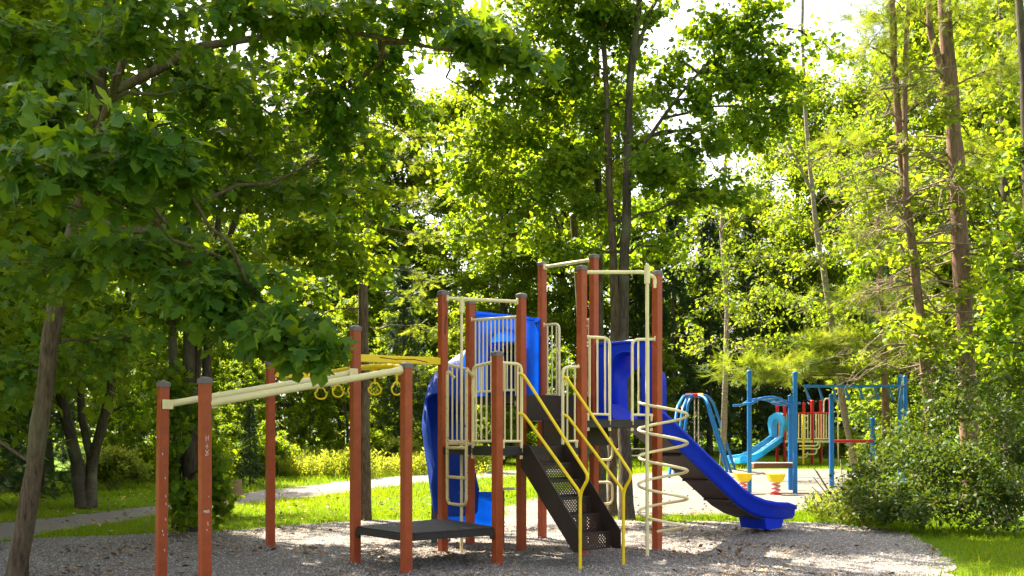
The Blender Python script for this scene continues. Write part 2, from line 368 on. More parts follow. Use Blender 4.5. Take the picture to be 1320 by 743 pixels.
# gravel stones: dense nearby, thinning with distance
def ground_pts(n, x0, x1, y0, y1, poly, pw=1.0, clear=None):
    y = y0 + (y1 - y0) * rs.rand(n) ** pw; x = x0 + (x1 - x0) * rs.rand(n)
    k = inside(x, y, poly) & (np.abs(x) < y * .60 + .6)
    return np.stack([x[k], y[k], zground(y[k])], 1)
p = ground_pts(150000, -9, 8, 8.9, 17, nearp, 1.5); n = len(p); p[:, 2] += .008
hp_ = []     # stones kicked up in low heaps round the posts and under the slide mouths
for hx_, hy_, hr_, hn_ in [(-1.83, 10.42, .20, 170), (-1.14, 9.62, .20, 170), (-.17, 10.29, .20, 170), (-.884, 11.42, .2, 150), (-.576, 12.26, .2, 130), (.121, 11.58, .2, 130), (.442, 13.04, .2, 120), (1.135, 12.36, .2, 120), (.874, 11.17, .2, 120), (1.897, 11.66, .2, 150), (-3.25, 12.0, .2, 150), (-.95, 10.9, .55, 300), (.95, 9.75, .55, 500), (4.25, 14.3, .6, 500), (1.66, 10.92, .2, 120)]:
    r_ = hr_ * np.sqrt(rs.rand(hn_)) ; a_ = rs.rand(hn_) * 6.28; hp_.append(np.stack([hx_ + r_ * np.cos(a_), hy_ + r_ * np.sin(a_), .012 + .034 * (1 - r_ / hr_) * rs.rand(hn_)], 1))
p = np.concatenate([p] + hp_); n = len(p)
pn = unit(rs.randn(n, 3) * .35 + (0, 0, 1)); pt = rs.randn(n, 3); pt[:, 2] *= .2
o = scatter('loose_gravel', p, .011 + .020 * rs.rand(n) ** 2, pt, pn, T_STONE, M['stone'], rs.rand(n), kind='stuff')
tag(o, 'loose grey gravel stones covering the bed around the red posts', 'gravel')
p = ground_pts(16000, -9, 8, 8.9, 17, nearp, 1.3); n = len(p); p[:, 2] += .022
cl = np.sin(p[:, 0] * 1.7 + 3) + np.sin(p[:, 1] * 2.3) + rs.randn(n) * .8; p = p[cl > .2]; n = len(p)
o = scatter('leaf_litter', p, .03 + .07 * rs.rand(n) ** 2, rs.randn(n, 3) * (1, 1, .15), unit(rs.randn(n, 3) * .3 + (0, 0, 1)), T_LEAF, M['litter'], rs.rand(n), kind='stuff')
tag(o, 'dry brown leaf litter and wood chips strewn over the gravel', 'leaf litter')
q = rs.rand(4500, 2) * (18, 12) + (-13, 13); q = q[~(inside(q[:, 0], q[:, 1], nearp)) & (np.abs(q[:, 0]) < q[:, 1] * .6)]; n = len(q); p = np.stack([q[:, 0], q[:, 1], zground(q[:, 1]) + .05], 1)
o = scatter('fallen_leaves', p[::3], .05 + .06 * rs.rand(len(p[::3])), rs.randn(len(p[::3]), 3) * (1, 1, .2), unit(rs.randn(len(p[::3]), 3) * .4 + (0, 0, 1)), T_LEAF, M['litter'], rs.rand(len(p[::3])), kind='stuff')
tag(o, 'scattered brown fallen leaves on the lawn and footpath', 'leaf litter')
# grass
def blades(name, n, x0, x1, y0, y1, hmin, hmax, label, keep, mat=M['l_grass'], tmpl=T_BLADE, pw=1.0, clump=0):
    y = y0 + (y1 - y0) * rs.rand(n) ** pw; x = x0 + (x1 - x0) * rs.rand(n)
    k = keep(x, y) & (np.abs(x) < y * .62 + 1); x = x[k]; y = y[k]
    if clump:
        c = np.sin(x * 2.1 + np.sin(y * 1.3) * 2) + np.sin(y * 1.9 + x) + rs.randn(len(x)) * .7; q = c > clump; x = x[q]; y = y[q]
    n = len(x); p = np.stack([x, y, zground(y)], 1)
    t = unit(rs.randn(n, 3) * (.45, .45, .1) + (0, 0, 1)); nd = rs.randn(n, 3) * (1, 1, .1)
    hh = hmin + (hmax - hmin) * rs.rand(n) * (.6 + .4 * np.sin(x * .9) * np.sin(y * .7))
    o = scatter(name, p, hh, t, nd, tmpl, mat, np.clip(rs.rand(n) * .7 + .15 + .25 * np.sin(x * .6 + 1) * np.sin(y * .5), 0, 1), kind='stuff')
    return tag(o, label, 'grass')
nj = lambda a, s=.16: a + rs.randn(len(a)) * s
ongrass = lambda x, y: ~(inside(nj(x, .2), nj(y), nearp) | inside(nj(x, .12), nj(y, .12), pathp) | inside(nj(x), nj(y, .2), farp))
blades('lawn_tufts', 5000, -14, 4, 12.6, 22, .10, .22, 'taller loose tufts standing out of the mown lawn', lambda x, y: ongrass(x, y) & (x < .6), clump=.5, pw=1.3)
blades('lawn_grass', 130000, -14, 4, 12.6, 24, .05, .12, 'mown green grass between the gravel bed and the footpath', lambda x, y: ongrass(x, y) & (x < .6), pw=1.2)
blades('grass_strip', 26000, 0, 9, 15, 18.5, .05, .14, 'bright narrow strip of grass between the two gravel beds', lambda x, y: ongrass(x, y) & (x > .6))
blades('verge_grass', 90000, -14, 24, 22, 46, .10, .24, 'bright grass verge along the footpath and in front of the woods', ongrass)
blades('corner_grass_tufts', 1500, 3.5, 9, 8.9, 15, .10, .26, 'taller loose tufts standing out of the corner grass', lambda x, y: ~inside(nj(x, .3), nj(y, .3), nearp) & (x > 3), clump=.3)
blades('corner_grass', 30000, 3.5, 9, 8.9, 15, .04, .13, 'patch of grass beside the gravel under the big bush', lambda x, y: ~inside(nj(x, .22), nj(y, .22), nearp) & (x > 3))
blades('gravel_weeds', 2600, -6, 4, 9.2, 13.5, .03, .10, 'sparse green weeds sprouting through the gravel under the decks', lambda x, y: inside(x, y, nearp) & ((np.hypot(x + .4, y - 10.9) < 1.0) | (np.hypot(x + 4.6, y - 10.3) < .7) | (np.hypot(x - 2.2, y - 10.9) < .35)), clump=.9)
blades('goldenrod_meadow', 9000, -13, -1, 27.5, 36, .5, 1.25, 'tall yellow green goldenrod meadow beyond the footpath', lambda x, y: ~inside(x, y, pathp) & (y > 28.6 - x * .25), M['l_weed'], T_WEED, clump=-.6)
blades('tall_weeds', 4200, 4.4, 8.6, 14.2, 20, .15, .60, 'sunlit tangle of tall weeds beside the big bush', lambda x, y: (np.hypot(x - 6.25, (y - 16) * .6) < .75 + .25 * np.sin(y * 5)) | (np.hypot(x - 7.35, (y - 18.2) * .7) < .8), M['l_weed'], T_WEED)
#@@TREES
# ------------------------------------------------------------------ trees and plants
class Plant:
    """branches go to one mesh, leaves are collected as points along twigs"""
    def __init__(s, seed): s.r = np.random.RandomState(seed); s.mb = MB(); s.pos = []; s.dir = []; s.out = []
    def trunk(s, pts, r0, r1, n=9, flare=0):
        pts = [Vector(p) for p in pts]; fine = []
        for i in range(len(pts) - 1):
            for k in range(4):
                fine.append(pts[i].lerp(pts[i + 1], k / 4) + Vector((s.r.randn() * r0 * .07, s.r.randn() * r0 * .07, 0)) * (0 if i == 0 and k == 0 else 1))
        fine.append(pts[-1]); m = len(fine)
        rr = [(r0 + (r1 - r0) * i / (m - 1)) * (1 + .06 * s.r.randn()) for i in range(m)]
        if flare: rr[0] *= 1 + flare; rr[1] *= 1 + flare * .25
        s.mb.tube(fine, rr, n); s.fine = getattr(s, 'fine', []) + fine; return fine
    def near(s, c, below=.6):
        best = min(s.fine, key=lambda q: (q - c).length + (2.5 * max(0, q.z - c.z + .1) + 1.2 * max(0, c.z - q.z - .9) if c.z > 1 else 0)); return best
    def cluster(s, c, rad, n, r=.03, twigs=10, anchor=None, sag=.06, fill=.14, tip=.008, sides=3):
        c = Vector(c); a = Vector(anchor) if anchor is not None else s.near(c)
        ln = (c - a).length; pts = []
        for k in range(7):
            t = k / 6; q = a.lerp(c, t); q.z += ln * sag * 4 * t * (1 - t)
            pts.append(q + Vector(s.r.randn(3)) * ln * .025 * (0 if k == 0 else 1))
        s.mb.tube(pts, [r + (tip - r) * k / 6 for k in range(7)], 5, False)
        rad = np.array(rad, float); cc = np.array(c); per = max(1, n // twigs)
        for i in range(twigs):
            u = unit(s.r.randn(3)) * s.r.uniform(.55, 1.05); e = cc + u * rad
            b = np.array(pts[s.r.randint(3, 7)]); mid = (b + e) / 2 + s.r.randn(3) * np.linalg.norm(e - b) * .08
            s.mb.tube([b, mid, e], [tip, tip * .7, tip * .35], sides, False)
            t = s.r.uniform(.2, 1.05, per)[:, None]; q = np.where(t < .5, b + (mid - b) * t * 2, mid + (e - mid) * (t * 2 - 1))
            q = q + s.r.randn(per, 3) * rad.min() * fill + s.r.randn(per, 3) * rad * .07
            s.pos.append(q); s.dir.append(np.tile(e - b, (per, 1))); s.out.append(np.tile(s.r.rand(), per))
    def leaves(s, name, size, mat, tmpl=T_LEAF, flat=.55, droop=.35, along=.5, parent=None, kind=None, origin=(0, 0, 0), select=None, var=.35, nb=(0, 0, 1)):
        pos = np.concatenate(s.pos); d = np.concatenate(s.dir); tone = np.concatenate(s.out); n = len(pos)
        t = unit(unit(d) * along + s.r.randn(n, 3) * .7 + (0, 0, -droop)); nd = unit(s.r.randn(n, 3) * flat + np.array(nb))
        sz = size * (1 + var * (s.r.rand(n) - .5) * 2); tone = np.clip(tone * .5 + s.r.rand(n) * .5, 0, 1)
        s.last = (pos, sz, t, nd, tone)
        k = slice(None) if select is None else ~select(pos, sz)
        return scatter(name, pos[k] - np.array(origin), sz[k], t[k], nd[k], tmpl, mat, tone[k], parent, kind)
    def wood(s, name, mat, parent, origin=(0, 0, 0)):
        o = Vector(origin); s.mb.v = [tuple(Vector(v) - o) for v in s.mb.v]; return s.mb.build(name, mat, parent)
def pxc(lst, pl, dk=1.0, nk=1.0, r=.03, twigs=10, **kw):
    """clusters given as photo pixel, distance, half sizes in pixels, leaf count -> real places in the tree"""
    for (x, y, d, rx, ry, n) in lst:
        c = P(x, y, d); s = d / F; pl.cluster(c, (rx * s, rx * s * dk, ry * s), int(n * nk), r, twigs, **kw)

# --- the near maple whose branches hang over the scene
base = G(22, 748); base = Vector((-5.15, 9.25, 0))
t1 = thing('maple_tree', 'nearest maple, slim leaning trunk and long branches hanging over the playground', 'tree', base, 'maple trees around the playground')
pl = Plant(11)
tr = pl.trunk([base - Vector((0, 0, .1)), P(45, 600, 9.2), P(72, 390, 9.1), P(98, 280, 9.0), P(125, 130, 8.9), P(150, -60, 8.8), P(170, -300, 8.6), P(180, -520, 8.6)], .098, .028, 10, .2)
pl.trunk([P(85, 330, 9.05), P(118, 200, 8.6), P(165, 60, 8.0), P(240, -120, 7.6)], .055, .02, 7)
pl.trunk([P(125, 130, 8.9), P(260, 60, 8.3), P(420, 35, 7.8), P(560, 62, 7.4)], .05, .014, 6)
pl.trunk([P(98, 280, 9.0), P(200, 300, 8.0), P(310, 370, 7.0), P(430, 450, 6.3)], .035, .010, 6)
pxc([(50, 40, 7, 120, 50, 190), (180, 30, 7, 120, 50, 210), (300, 20, 7.5, 120, 45, 220), (430, 15, 7.6, 110, 40, 200), (540, 20, 7.4, 80, 32, 130), (640, 55, 6.8, 75, 34, 150), (700, 85, 6.7, 40, 22, 50),
     (50, 160, 6.2, 110, 45, 190), (185, 185, 5.8, 105, 38, 220), (60, 215, 5.6, 80, 36, 130), (-20, 250, 7, 80, 60, 120),
     (50, 345, 7.6, 110, 60, 190), (160, 320, 7, 105, 50, 200), (270, 360, 6.6, 110, 48, 220), (350, 425, 6.3, 80, 34, 150), (405, 455, 6.1, 46, 26, 75), (300, 415, 6.8, 80, 34, 120),
     (320, 120, 8.5, 110, 60, 240), (420, 140, 8.6, 80, 50, 190), (465, 190, 8.8, 60, 34, 120), (250, 240, 9, 120, 50, 220), (370, 250, 9.6, 110, 44, 200), (470, 60, 8.6, 90, 40, 170), (430, 95, 9, 80, 44, 190), (500, 130, 9.2, 60, 34, 130), (60, 100, 8.8, 100, 50, 200), (230, 90, 9, 110, 50, 220), (120, 230, 9.4, 110, 50, 220), (350, 190, 9.6, 100, 44, 200),
     (40, 470, 9.8, 80, 50, 150), (150, 440, 9.6, 80, 44, 140), (-60, 540, 9.8, 70, 60, 90)], pl, .9, 2.3, .022, 16, tip=.005)
pxc([(-150, 100, 8, 140, 120, 300), (60, -120, 8, 220, 90, 420), (320, -120, 8, 220, 80, 420), (150, -320, 8.4, 260, 110, 520), (-160, -250, 8.4, 220, 140, 420), (560, -70, 7.6, 120, 40, 170), (200, -520, 8.6, 200, 120, 360)], pl, 1, 1.3, .03, 14)
W_ = pl.wood('trunk', M['bark_maple'], t1, base)
def biggest(pos, sz):
    px = CX + pos[:, 0] / pos[:, 1] * F; py = HY - (pos[:, 2] - CH) / pos[:, 1] * F
    seen = (px > 8) & (px < 1312) & (py > 8) & (py < 735)
    sc = np.where(seen, sz / pos[:, 1], 0); idx = np.argsort(-sc)[:300]
    m = np.zeros(len(pos), bool); m[idx] = True; pl.big = idx; return m
pl.leaves('foliage', .108, M['l_near'], T_MAPLE, .34, .45, .5, t1, 'stuff', base, biggest, .35, (.12, -.55, .75))
LM = []
for tone_, curl, wid in ((.25, .10, 1.0), (.5, .22, .9), (.55, .34, 1.06), (.95, .20, .82)):
    lm = bpy.data.meshes.new('leaf')
    mbv = [(x, y * wid, .05 - curl * abs(y) ** 1.3 - (.06 + curl * .4) * x * x + .05 * math.sin(5 * x + 9 * y)) for x, y in _ml] + [(.35, 0, .0), (0, .012, 0), (-.35, .006, .10), (-.35, -.006, .10), (0, -.012, 0)]
    lm.from_pydata(mbv, [], [(14, i, (i + 1) % 14) for i in range(14)] + [(15, 16, 17, 18)]); lm.update()
    lm.attributes.new('leaf_tone', 'FLOAT', 'FACE').data.foreach_set('value', np.full(len(lm.polygons), tone_, np.float32))
    lm.materials.append(M['l_near']); LM.append(lm)
pos, sz, tt, nd, tone = pl.last
for i in pl.big:
    o = link('leaf', LM[(0, 0, 1, 1, 2, 2, 1, 0, 2, 3)[i % 10]], t1)
    t = Vector(tt[i]); b = Vector(np.cross(nd[i], tt[i])).normalized(); nn = t.cross(b)
    mt = Matrix((t, b, nn)).transposed() * float(sz[i]) * 1.3; mm = mt.to_4x4(); mm.translation = Vector(pos[i]) - base; o.matrix_local = mm

# --- clump of maple stems with sprouts round the base
def tree_px(name, label, seed, stems, clusters, leaf, lmat, bmat, tmpl=T_LEAF, group='maple trees around the playground', dk=1.0, r=.03, twigs=10, flat=.55, droop=.35, cat='tree', nk=1.0, wood='trunk', crown='crown', kw={}, nb=(0, -.2, 1)):
    b = Vector(stems[0][0][0]); t = thing(name, label, cat, b, group); pl = Plant(seed)
    for pts, r0, r1, fl in stems: pl.trunk(pts, r0, r1, 9, fl)
    pxc(clusters, pl, dk, nk, r, twigs, **kw)
    pl.wood(wood, bmat, t, b); pl.leaves(crown, leaf, lmat, tmpl, flat, droop, .5, t, None, b, nb=nb)
    return t
d = 13.9; g = lambda x, y: G(x, y) - Vector((0, 0, .1))
tree_px('maple_tree', 'dark clump of several maple stems with leafy sprouts round its base', 21,
    [([g(245, 686), P(243, 540, d), P(243, 380, d), P(240, 200, d), P(230, -60, d)], .11, .05, .3), ([g(228, 684), P(226, 540, 13.7), P(222, 420, 13.7), P(200, 180, 13.6), P(150, -40, 13.4)], .085, .04, .2),
     ([g(262, 684), P(266, 500, 14), P(272, 380, 14), P(318, 240, 13.8), P(390, 60, 13.6)], .085, .03, .2), ([g(238, 680), P(250, 560, 14.4), P(256, 440, 14.5), P(290, 230, 14.8), P(310, -40, 15)], .09, .03, .3)],
    [(320, 320, 13, 90, 36, 420), (420, 300, 13.2, 90, 34, 420), (470, 345, 13.4, 70, 30, 330), (300, 400, 13.6, 80, 40, 380), (200, 400, 14, 90, 46, 400), (100, 400, 14.4, 90, 50, 400), (390, 375, 14.6, 60, 30, 240),
     (60, 300, 14.4, 90, 50, 380), (180, 290, 13.4, 90, 44, 380), (400, 235, 13.2, 90, 36, 380), (490, 255, 13.2, 60, 26, 240), (320, 210, 13, 90, 40, 360), (150, 180, 13, 110, 60, 420), (440, 160, 13.4, 90, 46, 320), (280, 100, 13, 130, 60, 460), (100, 60, 13, 130, 70, 420), (420, 60, 13.4, 110, 50, 320),
     (240, 540, 13.4, 40, 40, 200), (215, 610, 13.5, 30, 50, 200), (280, 600, 13.5, 24, 50, 170), (245, 650, 13.3, 42, 34, 240), (215, 500, 13.5, 36, 40, 170), (290, 650, 13.5, 18, 30, 80),
     (200, -80, 13, 200, 90, 900), (330, -60, 15, 180, 100, 900), (120, -220, 14, 240, 110, 900), (420, -200, 15, 200, 100, 800), (0, -160, 15, 200, 120, 700), (60, 130, 15, 120, 70, 600), (-70, 160, 15, 110, 80, 500), (20, 10, 15.5, 130, 70, 600), (-90, 0, 16, 130, 90, 600), (150, -40, 16, 130, 80, 500), (90, -160, 17, 160, 90, 600), (280, -360, 14.5, 260, 100, 900), (520, -90, 15.5, 110, 70, 400), (420, -60, 13, 150, 80, 420), (0, -60, 13, 150, 90, 420)], .105, M['l_mid'], M['bark_dark'], T_MAPLE_S, twigs=14, r=.024, nk=1.9)
# --- forked trunks beyond the path
d = 20
tree_px('maple_tree', 'thick dark maple beyond the path whose two trunks fork at the ground', 22,
    [([g(108, 657), P(100, 600, d), P(80, 520, d), P(60, 420, d), P(40, 240, d), P(20, 40, d)], .165, .06, .12), ([g(116, 657), P(118, 600, d), P(134, 540, d), P(152, 460, d), P(180, 300, d), P(200, 80, d)], .135, .05, .12), ([P(119, 600, d), P(106, 540, d), P(100, 450, d), P(110, 300, d)], .10, .04, 0)],
    [(40, 430, 19.5, 80, 36, 420), (150, 430, 20, 80, 40, 420), (120, 340, 20, 100, 50, 500), (20, 300, 20, 90, 60, 420), (220, 330, 20, 90, 60, 420), (100, 180, 20, 130, 80, 600), (240, 180, 20, 110, 70, 420), (10, 520, 19, 40, 40, 150), (170, 520, 20.5, 40, 30, 150)],
    .14, M['l_mid'], M['bark_dark'], r=.045, twigs=16, nk=2.6)
# --- slim pine behind the low deck
d = 16.3; pl = Plant(23); b = g(469, 671)
t = thing('pine_tree', 'slim straight pine behind the low deck with bare drooping branches', 'tree', b)
pl.trunk([b, P(470, 560, d), P(468, 400, d), P(470, 200, d), P(468, -200, d), P(470, -520, d)], .125, .05, 10, .25)
for k in range(40):
    z = 470 - k * 22; L_ = pl.r.uniform(60, 130); sgn = -1 if k % 2 else 1; dd = d + pl.r.uniform(-1.4, 1.4)
    pl.cluster(P(470 + sgn * L_, z + pl.r.uniform(-5, 28), dd), (L_ * .62 * d / F, .5, 12 * d / F), 70, .018, 11, anchor=P(469, z - 6, d), sag=.03, fill=.25, tip=.005)
pl.wood('trunk', M['bark_maple'], t, b); pl.leaves('crown', .21, M['l_pine'], T_SPRUCE, .5, .1, 1.2, t, None, b)
# --- tall maple group behind the tower
d = 16.6
tall = [(600, 300, 18, 60, 40, 240), (640, 250, 18, 80, 44, 330), (590, 215, 18, 60, 36, 240), (650, 175, 17.5, 90, 44, 400), (700, 120, 17, 80, 44, 400), (620, 100, 17.5, 50, 24, 150), (690, 40, 17, 90, 50, 420), (590, 40, 17.5, 70, 40, 240), (700, 300, 18, 70, 40, 300), (720, 220, 17, 70, 40, 340),
        (770, 150, 17.6, 70, 46, 330), (800, 60, 17.6, 80, 50, 330), (760, -20, 16.4, 100, 50, 420), (850, 120, 17.2, 50, 40, 220), (760, 270, 17.6, 50, 30, 180), (850, 215, 16, 60, 34, 270), (920, 250, 16, 70, 28, 330), (900, 195, 16.4, 60, 32, 270), (960, 165, 17, 60, 40, 270), (935, 100, 17, 50, 44, 300), (985, 110, 17.2, 44, 30, 260), (905, 130, 16.6, 40, 26, 200), (930, 40, 17.4, 50, 26, 240), (1010, 100, 17.6, 40, 30, 220), (990, 180, 17.4, 40, 22, 180), (868, 70, 17, 34, 40, 60), (850, 20, 16.8, 30, 24, 70), (1070, 60, 18, 40, 40, 60), (1050, 110, 18, 36, 30, 80), (985, 60, 17, 60, 50, 270), (960, 10, 17, 80, 40, 270), (880, -20, 17, 60, 26, 170), (1020, 150, 17, 36, 26, 120), (640, -30, 17, 110, 40, 330), (860, 320, 17, 40, 30, 120), (740, 330, 18, 50, 30, 200)]
tree_px('maple_tree', 'tallest maple, thick grey trunk rising directly behind the higher tower', 24,
    [([g(808, 671), P(805, 560, d), P(803, 400, d), P(808, 250, d), P(812, 90, d), P(840, -120, d), P(850, -300, d)], .125, .045, .6), ([P(811, 100, d), P(835, 20, d), P(880, -60, d)], .05, .02, 0), ([P(806, 220, d), P(870, 130, d), P(930, 60, 17), P(1010, 30, 17.4)], .04, .015, 0)],
    tall[10:], .105, M['l_mid'], M['bark_dark'], T_MAPLE_S, r=.028, twigs=16, nk=2.5, nb=(.0, -.3, 1))
tree_px('maple_tree', 'slim maple stem standing close beside the tallest maple', 25,
    [([g(789, 667), P(790, 560, 17), P(792, 400, 17), P(786, 250, 17), P(780, 90, 17), P(765, -120, 17)], .10, .04, .3)],
    [(740, 90, 17, 60, 40, 260), (800, 10, 17, 60, 40, 220), (735, 10, 17, 60, 40, 260), (745, 200, 17.8, 44, 26, 150), (820, 190, 17, 40, 26, 120)], .105, M['l_mid'], M['bark_maple'], T_MAPLE_S, r=.022, nk=3)
tree_px('maple_tree', 'dark straight maple seen between the tower posts', 26,
    [([g(772, 662), P(776, 560, 18), P(772, 400, 18), P(770, 250, 18), P(768, 60, 18), P(760, -160, 18)], .13, .05, .3)],
    [(700, 200, 18, 60, 36, 240), (840, 270, 18.6, 50, 30, 180), (800, 330, 18.6, 40, 26, 120), (700, 0, 18, 60, 50, 240), (740, 140, 18, 50, 36, 180)], .105, M['l_mid'], M['bark_dark'], T_MAPLE_S, r=.025, nk=3)
tree_px('maple_tree', 'leaning maple with low spreading limbs behind the lower tower', 27,
    [([g(752, 655), P(752, 520, 19), P(746, 360, 19), P(735, 220, 18.6), P(728, 140, 18.4), P(715, 0, 18)], .11, .04, .3), ([P(744, 345, 19), P(715, 280, 18.6), P(670, 240, 18.2), P(600, 190, 18)], .05, .015, 0), ([P(733, 205, 18.5), P(690, 170, 18), P(640, 140, 17.6), P(575, 100, 17.5)], .04, .012, 0)],
    tall[:10], .105, M['l_mid'], M['bark_maple'], T_MAPLE_S, r=.022, twigs=16, nk=3.4)
#@@TREES2
# --- reddish pines on the right with bare dead branches
def dead_branches(pl, x0, x1, y0, y1, n, d, lmin, lmax, side=None):
    for k in range(n):
        y = pl.r.uniform(y0, y1); a = min(pl.fine, key=lambda q: abs((HY - (q.z - CH) / q.y * F) - y)); L_ = pl.r.uniform(lmin, lmax)
        sg = side if side else (1 if pl.r.rand() < .35 else -1); az = pl.r.uniform(-1.1, 1.1); up_ = pl.r.uniform(-.15, .75)
        v = Vector((sg * math.cos(az), math.sin(az), 0)); pts = [a + v * L_ * t + Vector((0, 0, L_ * (up_ * t - (up_ + .25) * t * t))) + Vector(pl.r.randn(3)) * L_ * .045 for t in (0, .25, .5, .75, 1)]
        pl.dead.tube(pts, [.028, .022, .016, .010, .005], 5, False)
        for q in range(9):
            t = pl.r.uniform(.25, .95); p = a + v * L_ * t + Vector((0, 0, L_ * (up_ * t - (up_ + .25) * t * t)))
            e = p + (v + Vector(pl.r.randn(3)) * .8).normalized() * L_ * pl.r.uniform(.12, .35); m_ = (p + e) / 2 + Vector((0, 0, .04))
            pl.dead.tube([p, m_, e], [.008, .006, .003], 3, False)
            if pl.r.rand() < .6: pl.dead.tube([m_, m_ + Vector(pl.r.randn(3)) * L_ * .12], [.005, .003], 3, False)
def old_pine(name, label, seed, trunks, ndead, dl, dr, clusters, d):
    b = Vector(trunks[0][0][0]); t = thing(name, label, 'tree', b, 'old pines above the big bush'); pl = Plant(seed); pl.dead = MB()
    for pts, r0, r1 in trunks: pl.trunk(pts, r0, r1, 10, .2)
    dead_branches(pl, 0, 0, dr[0], dr[1], ndead, d, *dl)
    pxc(clusters, pl, 1, 1, .025, 12, sag=.02, fill=.3)
    pl.dead.v = [tuple(Vector(v) - b) for v in pl.dead.v]; pl.dead.build('dead_branches', M['twig'], t)
    pl.wood('trunk', M['bark_pine'], t, b)
    if pl.pos: pl.leaves('crown', .30, M['l_pine'], T_PINE, .6, .0, 1.0, t, None, b)
d = 18.5
old_pine('pine_tree', 'thick old reddish pine trunk rising out of the big bush', 31, [([P(1254, 672, d), P(1247, 480, d), P(1239, 330, d), P(1232, 200, d), P(1222, 80, d), P(1213, -60, d), P(1205, -400, d)], .19, .11), ([P(1226, 130, d), P(1200, 40, d), P(1190, -80, d)], .09, .05)],
    36, (.8, 2.3), (60, 470), [(1240, 20, 18, 90, 26, 160), (1290, 90, 18.5, 70, 26, 140), (1150, 0, 18, 80, 26, 160), (1280, 200, 19, 60, 24, 120)], d)
old_pine('pine_tree', 'pair of slim reddish pine stems with many bare dead branches', 32, [([P(1212, 668, d), P(1194, 470, d), P(1176, 320, d), P(1160, 190, d), P(1150, 40, d), P(1142, -160, d)], .10, .06), ([P(1200, 560, d), P(1184, 400, 18.2), P(1168, 260, 18.2), P(1166, 120, 18.3), P(1172, -40, 18.4)], .08, .04)],
    32, (.7, 2.2), (90, 520), [(1120, 60, 18.5, 60, 22, 130), (1180, 110, 18.5, 60, 24, 120), (1080, 190, 18.5, 50, 16, 70), (1120, 240, 19, 60, 18, 80)], d)
# --- leaning birch, boughs of young pine, aspens
d = 26.5
tree_px('birch_tree', 'leaning pale barked birch between the blue ladder posts', 33,
    [([g(1104, 609), P(1086, 520, d), P(1070, 400, d), P(1053, 300, d), P(1040, 180, d), P(1034, 40, d), P(1036, -60, d)], .12, .03, .15), ([P(1048, 250, d), P(1000, 150, 26), P(960, 90, 26)], .05, .015, 0)],
    [(1050, 330, 26, 60, 34, 300), (1000, 280, 26, 60, 34, 300), (1100, 300, 27, 50, 34, 240), (1010, 200, 26, 60, 34, 280), (1080, 200, 27, 50, 34, 240), (1030, 400, 26.5, 60, 30, 260), (1090, 410, 27, 50, 30, 220), (1020, 110, 26, 50, 30, 160), (1090, 110, 27, 40, 30, 120), (980, 370, 26, 50, 30, 240), (1130, 380, 27.5, 40, 30, 160)],
    .13, M['l_yel'], M['bark_birch'], group=None, r=.025, twigs=12)
tree_px('aspen_tree', 'yellow green aspen whose crown spreads over the blue wave ladder', 34,
    [([g(932, 603), P(934, 520, 33), P(938, 400, 33), P(930, 300, 33), P(936, 200, 33), P(944, 60, 33)], .13, .04, .2)],
    [(900, 270, 31, 60, 30, 380), (905, 150, 32, 50, 34, 300), (960, 130, 32.5, 54, 36, 330), (1000, 60, 33, 44, 30, 220), (925, 70, 33, 40, 30, 200), (1010, 150, 32, 46, 34, 260), (880, 200, 32, 40, 26, 220), (960, 260, 31, 60, 34, 380), (880, 330, 31, 46, 34, 300), (940, 330, 30, 60, 34, 400), (1000, 330, 31, 50, 30, 300), (920, 390, 30, 56, 30, 340), (980, 400, 31, 56, 30, 340), (900, 440, 31, 50, 26, 240), (960, 450, 31, 60, 24, 300), (950, 215, 33, 46, 22, 200), (1020, 440, 31, 50, 24, 260)],
    .15, M['l_yel'], M['bark_birch'], group=None, r=.03, twigs=12)
pl = Plant(35); d = 25; b = g(1142, 610); t = thing('pine_tree', 'young pine with feathery pale boughs hanging above the blue ladder', 'tree', b)
pl.trunk([b, P(1142, 520, d), P(1135, 380, d), P(1130, 250, d)], .13, .05)
pxc([(960, 474, 24.6, 60, 10, 200), (1010, 478, 24.6, 60, 9, 220), (1050, 470, 24.6, 50, 10, 200), (1090, 480, 24.6, 50, 10, 180), (1060, 445, 25, 50, 12, 180), (1110, 440, 25, 60, 14, 200), (1170, 450, 25, 50, 14, 150), (1100, 380, 25, 60, 16, 180), (1160, 370, 25, 50, 16, 150), (1130, 310, 25, 50, 18, 160)], pl, 1, .75, .02, 12, sag=.0, fill=.3)
pl.wood('trunk', M['bark_pine'], t, b); pl.leaves('crown', .42, M['l_pine'], T_PINE, .5, .1, 1.2, t, None, b)
tree_px('maple_tree', 'dark leafy maple at the far edge behind the big bush', 36,
    [([P(1340, 690, 15), P(1335, 500, 15), P(1330, 300, 15), P(1320, 100, 15), P(1310, -100, 15)], .14, .05, .3)],
    [(1310, 300, 15, 40, 50, 260), (1300, 400, 15, 44, 44, 280), (1310, 480, 14.6, 46, 40, 280), (1270, 440, 15, 40, 34, 180), (1320, 200, 15, 40, 40, 200), (1280, 350, 15.4, 34, 30, 120)], .11, M['l_mid'], M['bark_dark'], T_MAPLE_S, twigs=12)
